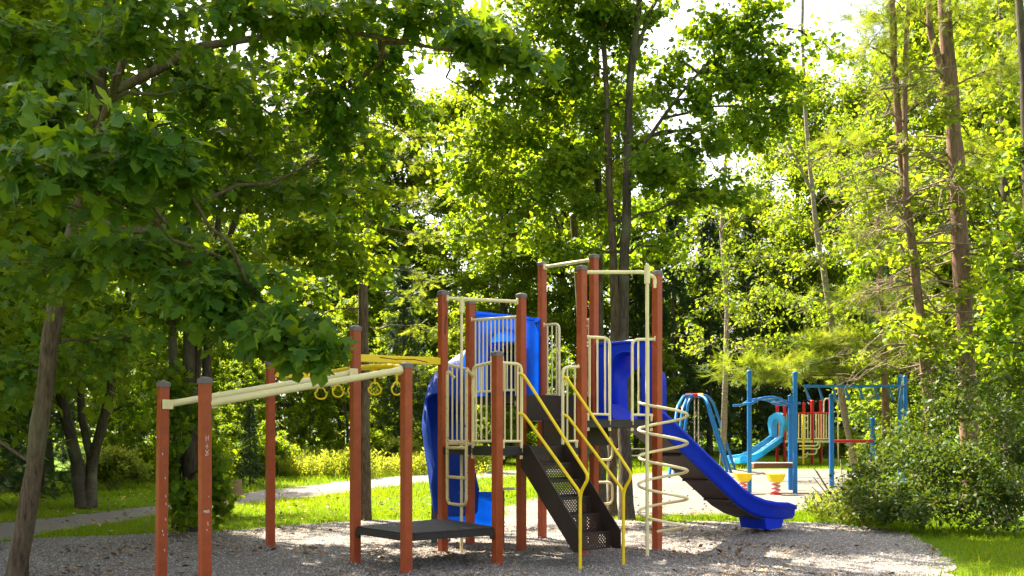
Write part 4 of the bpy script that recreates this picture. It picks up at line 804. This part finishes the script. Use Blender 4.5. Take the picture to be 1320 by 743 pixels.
# ---------------------------------------------------------------- stairs with perforated risers
SW = Vector((.70, -.71, 0)).normalized(); TL = lp(C, Ep, .285); TR = lp(C, Ep, .745); RUN = .90
st = MB(); ns = 6; rise = (Z1 - .19) / ns; tread = RUN / ns
w = TR - TL; wl = w.length; wd = w.normalized()
stairs = bpy.data.objects.new('stairs', None); COL.objects.link(stairs); stairs.parent = play; stairs.empty_display_size = .1
def sbuild(mb, name, mat): mb.v = [tuple(Vector(v) - OFF) for v in mb.v]; return mb.build(name, mat, stairs)
for i in range(ns):
    zt = Z1 - rise * i - (.0 if i else .004); f0 = SW * (tread * i + .03); 
    mb = MB(); o0 = TL + wd * .012 + f0; o1 = TR - wd * .012 + f0
    # tread: thin plate with a folded nose
    a, b, c_, d_ = up(o0, zt - .0), up(o1, zt), up(o1 + SW * tread, zt - rise), up(o0 + SW * tread, zt - rise)
    # riser under this tread's front edge, punched with holes
    cols, rows = 21, 7; fr0 = o0 + SW * .0; zb_, zt_ = zt - rise, zt
    mr = .016
    mb.box(up((o0 + o1) / 2, zt - .008), ((o1 - o0).length, .016, .016), math.atan2(wd.y, wd.x))
    X0, X1 = .08, (o1 - o0).length - .08; cw = (X1 - X0) / cols; chh = (rise - .05) / rows
    def pt(x, z): return up(o0 + wd * x, z)
    zA, zB = zb_ + .022, zt - .028
    mb.add([pt(0, zb_), pt((o1 - o0).length, zb_), pt((o1 - o0).length, zA), pt(0, zA)], [(0, 1, 2, 3)]); mb.add([pt(0, zB), pt((o1 - o0).length, zB), pt((o1 - o0).length, zt), pt(0, zt)], [(0, 1, 2, 3)])
    mb.add([pt(0, zA), pt(X0, zA), pt(X0, zB), pt(0, zB)], [(0, 1, 2, 3)]); mb.add([pt(X1, zA), pt((o1 - o0).length, zA), pt((o1 - o0).length, zB), pt(X1, zB)], [(0, 1, 2, 3)])
    hx, hz = (X1 - X0) / cols, (zB - zA) / rows
    for ci in range(cols):
        for ri in range(rows):
            x0, z0 = X0 + ci * hx, zA + ri * hz; cx_, cz_ = x0 + hx / 2, z0 + hz / 2
            if (ci + ri) % 2: mb.add([pt(x0, z0), pt(x0 + hx, z0), pt(x0 + hx, z0 + hz), pt(x0, z0 + hz)], [(0, 1, 2, 3)]); continue
            q = .33; oc = [(x0, z0), (x0 + hx, z0), (x0 + hx, z0 + hz), (x0, z0 + hz)]; ic = [(cx_, cz_ - hz * q), (cx_ + hx * q, cz_), (cx_, cz_ + hz * q), (cx_ - hx * q, cz_)]
            vs = [pt(*p) for p in oc] + [pt(*p) for p in ic]; mb.add(vs, [(0, 1, 4), (1, 5, 4), (1, 2, 5), (2, 6, 5), (2, 3, 6), (3, 7, 6), (3, 0, 7), (0, 4, 7)])
    if i < ns:
        tb = MB(); zt2 = zb_; m_ = (o0 + o1) / 2 + SW * (tread / 2); 
        if i < ns - 1:
            tb.box(up(m_, zt2 - .006), ((o1 - o0).length, tread + .004, .012), math.atan2(wd.y, wd.x)); o_ = sbuild(mb, 'riser', M['brown']); tb.v = [tuple(Vector(v) - OFF) for v in tb.v]; tb.build('tread', M['brown'], stairs)
        else: sbuild(mb, 'riser', M['brown'])
for e in (TL, TR):
    mb = MB(); th = wd * .006
    prof = [up(e + SW * -.02, Z1 + .02), up(e + SW * .10, Z1 + .02), up(e + SW * (RUN + .02), .40), up(e + SW * (RUN + .02), .19), up(e + SW * (RUN - .10), .19), up(e + SW * -.02, Z1 - .25)]
    mb.loft([[p - th for p in prof], [p + th for p in prof]], True, False); sbuild(mb, 'stringer', M['brown'])
    o_ = -wd * .035 if e is TL else wd * .035
    b0 = e + o_; foot = b0 + SW * (RUN + .03)
    mb = MB(); zk = .86
    mb.tube(arc([up(foot, -.1), up(foot, zk), up(foot + SW * .13, zk + .18), up(b0 + SW * .05, Z1 + .84), up(b0 - SW * .03, Z1 + .86)], .08), .0185, 10); sbuild(mb, 'handrail', M['yellow'])
    mb = MB(); mb.tube(arc([up(foot, zk - .04), up(foot - SW * .02, zk + .02), up(b0 + SW * .06, Z1 + .37), up(b0 - SW * .03, Z1 + .39)], .05), .0185, 10); sbuild(mb, 'handrail', M['yellow'])
# two broad steps from the lower deck to the upper deck
vf = Vector((.643, -.766, 0)); an = math.atan2((Sp - Fp).y, (Sp - Fp).x)
for (dep, zlo, zhi) in ((.34, Z1, 1.705), (.0, 1.705, Z3 - .022)):
    a = lp(Fp, Sp, .05) + vf * dep; b = lp(Fp, Sp, .95) + vf * dep; L_ = (b - a).length; m_ = (a + b) / 2
    mb = MB(); mb.box(up(m_, (zlo + zhi) / 2), (L_, .02, zhi - zlo - .004), an); stp = pb(mb, 'step_riser', M['brown'])
    mb = MB()
    for sx in (-1, 1): mb.box(up(m_ + (b - a).normalized() * sx * (L_ / 2 - .02) + vf * .0125, (zlo + zhi) / 2), (.04, .012, zhi - zlo - .03), an)
    for zc in (zlo + .02, zhi - .02): mb.box(up(m_ + vf * .0135, zc), (L_ - .02, .014, .035), an)
    mb.v = [tuple(Vector(v) - OFF) for v in mb.v]; mb.build('frame', M['brown'], stp)
    if dep: mb = MB(); mb.box(up(m_ - vf * .16, zhi - .0), (L_ + .02, .36, .022), an, .004); pb(mb, 'step_tread', M['brown'])

# ---------------------------------------------------------------- blue slides
def sweep(mb, prof, path, lat, closed=True, smooth=True):
    rings = [[Vector(p) + l * x + Vector((0, 0, 1)) * z for x, z in prof(i) ] for i, (p, l) in enumerate(zip(path, lat))]
    mb.loft(rings, True, smooth)
def trough(hw, hh, th=.035, lip=.04, bot=.035):
    return [(-hw - lip, hh), (-hw - lip, hh - .05), (-hw - .002, hh - .06), (-hw, .02), (-hw + .05, -bot), (hw - .05, -bot), (hw, .02), (hw + .002, hh - .06), (hw + lip, hh - .05), (hw + lip, hh), (hw + lip - .015, hh + .012), (hw - th, hh), (hw - th - .01, .05), (hw - th - .05, .012), (-hw + th + .05, .012), (-hw + th + .01, .05), (-hw + th, hh), (-hw - lip + .015, hh + .012)]
nz = Vector((.70, .714, 0)); base_ = lp(Sp, Qp, .5)
sd_ = [(.02, 1.71), (.2, 1.69), (.45, 1.58), (.75, 1.40), (1.1, 1.18), (1.5, .93), (1.86, .71), (2.2, .50), (2.5, .37), (2.8, .29), (3.1, .245), (3.4, .235), (3.62, .235)]
dirs = Vector((.766, .643, 0)); path_ = [up(base_ + dirs * t, z) for t, z in sd_]
lat_ = [Vector((.643, -.766, 0))] * len(path_)
prof_ = lambda i: trough(.29, .235 if i < 11 else (.225 if i == 11 else .17))
mb = MB(); sweep(mb, prof_, path_, lat_); sl = pb(mb, 'straight_slide', M['deep'])
us = MB(); sweep(us, lambda i: [(-.245, -.038), (.245, -.038), (.245, -.052), (-.245, -.052)], path_[1:11], lat_[1:11], smooth=False); us.v = [tuple(Vector(v) - OFF) for v in us.v]; us.build('added_shade_tray', M['underside_shade'], sl)  # added sheet, darkens the underside where the plastic lies in shade
for t in (.9, 1.5, 2.0):
    z = np.interp(t, [q[0] for q in sd_], [q[1] for q in sd_]); mb = MB(); p = base_ + dirs * t; mb.box(up(p, z - .075), (.03, .46, .03), ANG); mb.v = [tuple(Vector(v) - OFF) for v in mb.v]; mb.build('cross_rib', M['underside_shade'], sl)
p0, p1 = base_ + dirs * 2.86, base_ + dirs * 3.40; mb = MB()
rg = []
for z, q in ((.25, 0), (.075, .09)):
    rg.append([up(p0 + dirs * q * .6 + lat_[0] * -.22, z), up(p0 + dirs * q * .6 + lat_[0] * .25, z), up(p1 - dirs * q + lat_[0] * .25, z), up(p1 - dirs * q + lat_[0] * -.22, z)])
mb.loft(rg, True, False); mb.v = [tuple(Vector(v) - OFF) for v in mb.v]; mb.build('slide_base', M['deep'], sl)
for t, s_ in ((2.92, .05), (3.2, .05)):
    p = base_ + dirs * t + lat_[0] * s_; mb = MB(); mb.box(up(p, -.02), (.05, .05, .18), ANG); mb.v = [tuple(Vector(v) - OFF) for v in mb.v]; mb.build('slide_leg', M['dark'], sl)
# hood: panel with an arched opening, then a short canopy behind it
def hood(a, b, z0, z1, ow, oh, out, depth, mat, open_frac=.5):
    """panel from post a to b with an arch-shaped opening (half width ow, height oh), canopy running outward"""
    d = (b - a).normalized(); L_ = (b - a).length; m_ = (a + b) / 2; mb = MB(); n = 14
    arch = [(-ow, 0)] + [(-ow * math.cos(math.pi * k / n), oh - ow + ow * math.sin(math.pi * k / n)) for k in range(n + 1)] + [(ow, 0)]
    hw = L_ / 2 - .04; H = z1 - z0
    def outer(x, z):
        t = arch.index((x, z)) / (len(arch) - 1); a_ = math.pi * (1 - t); ux, uz = math.cos(a_), math.sin(a_)
        k = min(hw / max(abs(ux), 1e-6), (H) / max(uz, 1e-6)); return (ux * k, uz * k)
    for s0 in (0, .035):
        pass
    f0 = [up(m_ + d * x, z0 + z) for x, z in arch]; o0 = [up(m_ + d * outer(x, z)[0], z0 + outer(x, z)[1]) for x, z in arch]
    th = out * .04; k = len(arch)
    vs = f0 + o0 + [v + th for v in f0] + [v + th for v in o0]; fs = []
    for i in range(k - 1):
        fs += [(i, i + 1, k + i + 1, k + i), (2 * k + i + 1, 2 * k + i, 3 * k + i, 3 * k + i + 1), (k + i, k + i + 1, 3 * k + i + 1, 3 * k + i), (i + 1, i, 2 * k + i, 2 * k + i + 1)]
    mb.add(vs, fs, False)
    # corners of the rectangle
    for sx in (-1, 1): mb.box(up(m_ + d * sx * (hw - .0) + out * .02, z0 + H / 2), (.05, .06, H + .02), math.atan2(d.y, d.x), .01)
    mb.box(up(m_ + out * .02, z1 + .0), (2 * hw + .06, .075, .05), math.atan2(d.y, d.x), .012)
    pn = pb(mb, 'slide_hood', mat)
    cb = MB(); r_in = [up(m_ + d * x * 1.02, z0 + z * 1.01) for x, z in arch]; r2 = [up(m_ + d * x * 1.22 + out * depth * .5, z0 + z * .99 - .02) for x, z in arch]; r3 = [up(m_ + d * x * 1.24 + out * depth, z0 + z * .90 - .06) for x, z in arch]
    rg = [r_in, r2, r3]; vs = [v for r in rg for v in r]; fs = []; k = len(arch)
    for i in range(2):
        for j in range(k - 1): fs.append((i * k + j, i * k + j + 1, (i + 1) * k + j + 1, (i + 1) * k + j))
    vs2 = [v + Vector((0, 0, .0)) for v in vs]; cb.add(vs, fs, True); cb.v = [tuple(Vector(v) - OFF) for v in cb.v]; c = cb.build('canopy', mat, pn)
    so_ = c.modifiers.new('thick', 'SOLIDIFY'); so_.thickness = .02
    return pn
hood(Sp, Qp, Z2, 2.76, .27, .93, Vector((.68, .73, 0)).normalized(), .50, M['deep'])
hood(Gp, Pp, Z3, 3.20, .34, .98, Vector((-.62, .785, 0)).normalized(), .5, M['azure'])
# curly slide: leaves the upper deck backwards, turns round and comes out towards the low deck
pts = []; s0 = lp(Gp, Pp, .5); hd = Vector((-.62, .785, 0)).normalized(); pts = [(s0 + hd * t, hd) for t in np.linspace(.02, .40, 5)]
q = pts[-1][0]; a = math.atan2(hd.y, hd.x); Rr = .31; ln = Vector((-hd.y, hd.x, 0)); cc = q + ln * Rr; a_end = math.radians(292)
nst = 16; a1 = a
for k in range(1, nst + 1):
    a2 = a1 + (a_end - a1) * k / nst; h = Vector((math.cos(a2), math.sin(a2), 0)); l2 = Vector((-h.y, h.x, 0)); pts.append((cc - l2 * Rr, h))
q, h = pts[-1]; pts += [(q + h * t, h) for t in (.12, .24, .34)]
cum = [0]
for i in range(1, len(pts)): cum.append(cum[-1] + (pts[i][0] - pts[i - 1][0]).length)
zf = lambda t: np.interp(t / cum[-1], [0, .2, .42, .62, .80, .92, 1], [2.04, 2.04, 2.0, 1.62, 1.02, .58, .42])
path_ = [up(p, float(zf(c))) for (p, h), c in zip(pts, cum)]; lat_ = [Vector((h.y, -h.x, 0)) for p, h in pts]      # lateral = outer side of the turn
def curly(i):
    t = cum[i] / cum[-1]; oh = .66 + .10 * math.sin(math.pi * min(1, t * 1.15)); ih = .36
    return [(-.26, ih), (-.285, ih - .02), (-.26, .03), (-.2, -.03), (.28, -.03), (.38, .05), (.42, oh * .6), (.38, oh), (.355, oh + .012), (.34, oh), (.385, oh * .6), (.345, .08), (.27, .012), (-.2, .012), (-.235, .05), (-.24, ih)]
mb = MB(); sweep(mb, curly, path_, lat_); cs = pb(mb, 'curly_slide', M['shaded_blue'])
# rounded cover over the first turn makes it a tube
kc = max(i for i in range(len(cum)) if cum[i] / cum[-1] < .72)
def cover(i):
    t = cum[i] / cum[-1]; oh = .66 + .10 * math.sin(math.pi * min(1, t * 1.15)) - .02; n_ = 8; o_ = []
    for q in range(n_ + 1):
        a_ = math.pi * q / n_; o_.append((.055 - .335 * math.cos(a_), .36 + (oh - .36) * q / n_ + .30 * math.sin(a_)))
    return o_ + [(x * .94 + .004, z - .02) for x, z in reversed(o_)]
mb = MB(); sweep(mb, cover, path_[:kc + 1], lat_[:kc + 1]); mb.v = [tuple(Vector(v) - OFF) for v in mb.v]; mb.build('tube_cover', M['shaded_blue'], cs)
# frame that carries the slide mouth
e = pts[-1][0]; h = pts[-1][1]; l = Vector((h.y, -h.x, 0)) ; c0 = e + Vector((.03, .12, 0))
c0 = c0 + Vector((.07, 0, 0))
for s_ in (-.47, .47):
    mb = MB(); mb.box(up(c0 + Vector((s_, .05, 0)), .36), (.085, .06, .76), 0, .01); mb.v = [tuple(Vector(v) - OFF) for v in mb.v]; mb.build('mouth_frame', M['greyframe'], cs)
mb = MB(); mb.box(up(c0 + Vector((0, .05, 0)), .15), (.85, .05, .10), 0, .01); mb.v = [tuple(Vector(v) - OFF) for v in mb.v]; mb.build('mouth_frame', M['greyframe'], cs)
mb = MB(); mb.box(up(c0 + Vector((0, .062, 0)), .46), (.85, .02, .52), 0, .006); mb.v = [tuple(Vector(v) - OFF) for v in mb.v]; mb.build('mouth_panel', M['azure'], cs)
mb = MB(); mb.box(up(c0 + Vector((.56, .10, 0)), .76), (.20, .10, .035), .1, .01); mb.v = [tuple(Vector(v) - OFF) for v in mb.v]; mb.build('mouth_lip', M['pale'], cs)
#@@FAR
# ------------------------------------------------------------------ far playground
def at(px, py, d): return P(px, py, d)
def far_thing(name, label, cat, b, group=None):
    t = thing(name, label, cat, b, group); return t, Vector(b)
def fb(mb, name, mat, t, b): mb.v = [tuple(Vector(v) - b) for v in mb.v]; return mb.build(name, mat, t)
def dome_post(t, b, x, ytop, d, r, mat, H=None, name='post'):
    X = (x - CX) * d / F; z0 = gz(d); zt = CH - (ytop - HY) * d / F; mb = MB()
    mb.tube([(X, d, z0 - .1), (X, d, zt - .05)], r, 10); o = fb(mb, name, mat, t, b)
    mb = MB(); mb.tube([(X, d, zt - .06), (X, d, zt - .025), (X, d, zt - .008), (X, d, zt)], [r * 1.12, r * 1.1, r * .75, r * .2], 10); mb.v = [tuple(Vector(v) - b) for v in mb.v]; mb.build('cap', mat, o); return Vector((X, d, zt))
# blue ladder, wave bar and bench
t, b = far_thing('blue_climber', 'blue overhead ladder on tall round posts with wave bars and a brown beam seat', 'climbing frame', G(1000, 640))
bl = M['bluepaint']
for x, y, d in ((966, 477, 23.6), (1025, 479, 23.4), (1019, 509, 24.6), (1072, 508, 25.2), (1160, 483, 25.0), (1167, 484, 26.2), (1125, 538, 27.0)): dome_post(t, b, x, y, d, .062 if y < 500 else .07, bl)
mb = MB()
for k, dd in enumerate((23.5, 24.05, 24.6)):
    pts = [Vector((at(x, y, 23.5).x, dd, at(x, y, 23.5).z)) for x, y in ((958, 521), (970, 520), (978, 515), (986, 512.5), (996, 512), (1006, 514), (1014, 518.5), (1022, 520), (1032, 520))]; mb.tube(pts[1:-1] if k == 1 else pts, .032, 8)
fb(mb, 'wave_bars', bl, t, b)
for k, x in enumerate((974, 986, 998, 1010)):
    y = float(np.interp(x, [970, 978, 986, 996, 1006, 1014, 1022], [520, 515, 512.5, 512, 514, 518.5, 520])); q_ = at(x, y, 23.5); mb = MB(); mb.tube([q_, Vector((q_.x, 24.6, q_.z))], .026, 8); fb(mb, 'rung', bl, t, b)
mb = MB(); pa, pb_ = at(970, 600.5, 23.8), at(1021, 600.5, 23.8); mb.box((pa + pb_) / 2, ((pb_ - pa).length, .32, .13), 0, .012); fb(mb, 'seat_beam', M['bench'], t, b)
mb = MB(); c = (pa + pb_) / 2 + Vector((0, 0, .075)); mb.box(c, ((pb_ - pa).length, .33, .022), 0); fb(mb, 'seat_top', M['pale'], t, b)
for dd in (24.2, 25.2):
    mb = MB(); mb.tube([at(1036, 498, dd), at(1166, 498, dd)], .036, 8); fb(mb, 'ladder_rail', bl, t, b)
for x in (1043, 1060, 1078, 1094, 1112, 1132, 1151):
    mb = MB(); q0 = at(x - 5, 499, 24.2); q1 = at(x - 5, 499, 25.2); m_ = at(x, 514, 24.7)
    mb.tube(arc([q0, m_ + Vector((-.06, -.12, 0)), m_ + Vector((.06, .12, 0)), q1], .05), .026, 7); mb.tube([m_ + Vector((-.07, -.13, -.01)), m_ + Vector((.07, .13, -.01))], .035, 7); fb(mb, 'handle', bl, t, b)
mb = MB(); mb.tube([at(1074, 569, 25.3), at(1124, 569, 26.9)], .045, 8); fb(mb, 'red_bar', M['redpaint'], t, b)
# red play structure
t, b = far_thing('red_play_structure', 'red post play structure with cream railings and light blue slide by the woods', 'play structure', G(1035, 598))
d0 = 41.0
for x, y, d in ((1002, 517, 40.6), (1011.5, 521, 39.6), (1047, 516, 39.8), (1058, 516, 41.4), (1070, 515, 40.6), (1036, 519, 42.6)): dome_post(t, b, x, y, d, .075, M['redpaint'])
zd = CH - (568 - HY) * 40.5 / F; mb = MB(); mb.poly([tuple(at(x, 568, d)[:2]) for x, d in ((1002, 40.6), (1012, 39.5), (1047, 39.7), (1071, 40.6), (1058, 41.6), (1036, 42.7))], zd - .10, zd); fb(mb, 'deck', M['cream'], t, b)
def far_rail(x0, d1, x1, d2, yt, yb, n, top):
    a0, a1, b0, b1 = at(x0, yt, d1), at(x1, yt, d2), at(x0, yb, d1), at(x1, yb, d2); mb = MB(); mb.tube([a0, a1], .04, 6); o = fb(mb, 'top_rail', top, t, b); mb = MB(); mb.tube([b0, b1], .03, 6); mb.v = [tuple(Vector(v) - b) for v in mb.v]; mb.build('bottom_rail', M['cream'], o)
    for i in range(n):
        q = (i + .5) / n; k = MB(); k.tube([b0.lerp(b1, q), a0.lerp(a1, q)], .024, 5); k.v = [tuple(Vector(v) - b) for v in k.v]; k.build('bar', M['cream'], o)
far_rail(1012, 39.6, 1047, 39.8, 533, 566, 9, M['redpaint']); far_rail(1047, 39.8, 1070, 40.6, 532.5, 566, 7, M['redpaint']); far_rail(1036, 42.6, 1058, 41.5, 533, 566, 6, M['cream']); far_rail(1002, 40.6, 1011, 39.6, 534, 566, 2, M['cream'])
mb = MB(); mb.tube(arc([at(1062, 566, 40.7), at(1062, 514, 40.7), at(1071, 514, 40.9), at(1080, 514, 40.9), at(1080.5, 600, 40.9)], .25), .035, 8); fb(mb, 'pole_arch', M['cream'], t, b)
for k, (x0, x1, y) in enumerate(((1030, 1054, 575), (1030, 1056, 579), (1036, 1052, 586), (1029, 1040, 590))):
    mb = MB(); mb.tube(arc([at(x0, y, 39.4), at(x1, y, 39.4), at(x1 + 1, y - 7, 39.4)], .12), .035, 7); fb(mb, 'climbing_rung', M['cream'], t, b)
for x, yt in ((1035.5, 534), (1018, 534)):
    mb = MB(); mb.tube([at(x, yt, 39.3), at(x, 599, 39.3)], .045, 7); fb(mb, 'ladder_pole', M['cream'] if x < 1020 else M['yellow'], t, b)
mb = MB()
for y in (538, 546, 554): mb.tube([at(1033, y, 39.45), at(1041, y - 2, 39.5)], .03, 6)
fb(mb, 'grip_rungs', M['cream'], t, b)
pth = [at(x, y, d) for x, y, d in ((1006, 566, 40.2), (1001, 569, 40), (993, 575, 39.6), (983, 582, 39), (973, 589, 38.5), (963, 594, 38.1), (953, 595.5, 37.7), (946, 596, 37.4))]
lt = Vector((.4, -.92, 0)).normalized(); mb = MB(); sweep(mb, lambda i: trough(.42, .26, .06, .06, .05), pth, [lt] * len(pth)); o = fb(mb, 'light_blue_slide', M['lblue'], t, b)
mb = MB(); sweep(mb, lambda i: [(-.04, .16), (-.05, .0), (.05, .0), (.04, .16)], pth, [lt] * len(pth)); mb.v = [tuple(Vector(v) - b) for v in mb.v]; mb.build('lane_divider', M['lane_glint'], o)
mb = MB(); rg = []
for x, w_ in ((-.0, 1.0), (.35, .9)):
    c = at(1000, 562, 39.9) + Vector((.766, .35, 0)) * x
    rg.append([c + lt * q * w_ + Vector((0, 0, z)) for q, z in ((-.42, -.05), (-.55, .55), (-.48, .85), (-.2, .98), (0, 1.05), (.2, .98), (.48, .85), (.55, .55), (.42, -.05), (.28, -.05), (.30, .5), (.15, .72), (0, .78), (-.15, .72), (-.30, .5), (-.28, -.05))])
mb.loft(rg, True, False); fb(mb, 'slide_hood', M['lblue'], t, b)
# blue arch swing climber behind the long slide
t, b = far_thing('arch_climber', 'blue tripod climbing arch with red and yellow top behind the long blue slide', 'climbing frame', G(905, 606))
for pts in ([(862, 617), (873, 525), (881, 511), (890, 509.5)], [(869, 613), (880, 527), (886, 513), (892, 510)], [(876, 609), (887, 520), (891, 513), (895, 510.5)], [(938, 609), (911, 520), (906, 511), (899, 509.5)], [(943, 610), (913, 520), (908, 512), (899, 510)], [(948, 606), (920, 520), (913, 511), (903, 509.5)]):
    dl = Gd(pts[0][1]) - .0; ps = [at(x, y, dl + (34.5 - dl) * k / 3) for k, (x, y) in enumerate(pts)]; ps[0].z = gz(dl) - .05; mb = MB(); mb.tube(arc(ps, .25), .055, 8); fb(mb, 'leg', bl, t, b)
for x0, x1, m_, nm in ((884, 899, 'redpaint', 'red_sleeve'), (899, 906, 'yellow', 'yellow_sleeve')):
    mb = MB(); mb.tube([at(x0, 510, 34.5), at(x1, 510, 34.5)], .085, 10); fb(mb, nm, M[m_], t, b)
for x in (895.5, 900.5):
    mb = MB(); p_ = at(x, 511, 34.5)
    for k in range(26):
        c = p_ - Vector((0, 0, .05 + .095 * k)); mb.box(c, (.05 if k % 2 else .02, .02 if k % 2 else .05, .10), .4)
    fb(mb, 'hanging_chain', M['wood'], t, b)
mb = MB(); c = p_ - Vector((.08, 0, 2.55)); n = 16
mb.loft([[c + Vector((math.cos(a) * (.34 + .11 * math.cos(q)), math.sin(a) * (.34 + .11 * math.cos(q)), .11 * math.sin(q))) for q in np.linspace(0, 2 * math.pi, 9)[:-1]] for a in np.linspace(0, 2 * math.pi, n + 1)], False, True); fb(mb, 'tyre_seat', M['dark'], t, b)
# spring riders
def rider(label, x, y, d):
    X = (x - CX) * d / F; b = Vector((X, d, gz(d))); t = thing('spring_rider', label, 'spring rider', b, 'yellow spring riders on the far gravel')
    mb = MB(); pts = [(.10 * math.cos(k * .55), .10 * math.sin(k * .55), .03 + .0085 * k) for k in range(36)]; mb.tube(pts, .026, 6); mb.build('spring', M['pink'], t)
    mb = MB(); mb.tube([(0, 0, -.03), (0, 0, .04)], [.16, .14], 12); mb.build('base', M['redpaint'], t)
    mb = MB(); mb.loft([[Vector((sx * w_, sy * .13, z)) for sx, sy in ((-1, -1), (1, -1), (1, 1), (-1, 1))] for z, w_ in ((.32, .10), (.38, .16), (.50, .21), (.53, .21))], True, False); mb.build('seat', M['yellow'], t)
rider('yellow spring rider on a red coil in front of the brown beam seat', 1000, 642, 22.9)
rider('yellow spring rider half hidden behind the tall blue post', 958, 640, 23.2)
# stump and picnic table
b = G(305, 640); t = thing('tree_stump', 'short pale cut tree stump beside the footpath', 'stump', b); mb = MB(); r_ = np.random.RandomState(9)
mb.loft([[Vector(((q * (1 + .10 * math.sin(3 * a) + .05 * math.sin(7 * a))) * math.cos(a), q * (1 + .10 * math.sin(3 * a)) * math.sin(a), z + (.03 * math.cos(a) if z > .3 else 0))) for a in np.linspace(0, 2 * math.pi, 17)[:-1]] for z, q in ((-.05, .19), (.06, .14), (.22, .12), (.40, .115))], True, False); mb.build('stump_wood', M['cut'], t)
b = G(815, 601); t = thing('picnic_table', 'small grey picnic table far behind the stairs', 'table', b)
mb = MB()
for k in range(4): mb.box((0, -.30 + .2 * k, .75), (1.3, .18, .045), 0); mb.build('plank', M['wood'], t); mb = MB()
for s_ in (-1, 1):
    mb = MB(); mb.box((0, s_ * .68, .45), (1.3, .24, .045)); mb.build('bench_plank', M['wood'], t)
    mb = MB(); mb.tube([(s_ * .45, -.66, 0), (s_ * .45, -.2, .73)], .045, 4); mb.tube([(s_ * .45, .66, 0), (s_ * .45, .2, .73)], .045, 4); mb.tube([(s_ * .45, -.78, .41), (s_ * .45, .78, .41)], .04, 4); mb.build('leg_frame', M['wood'], t)
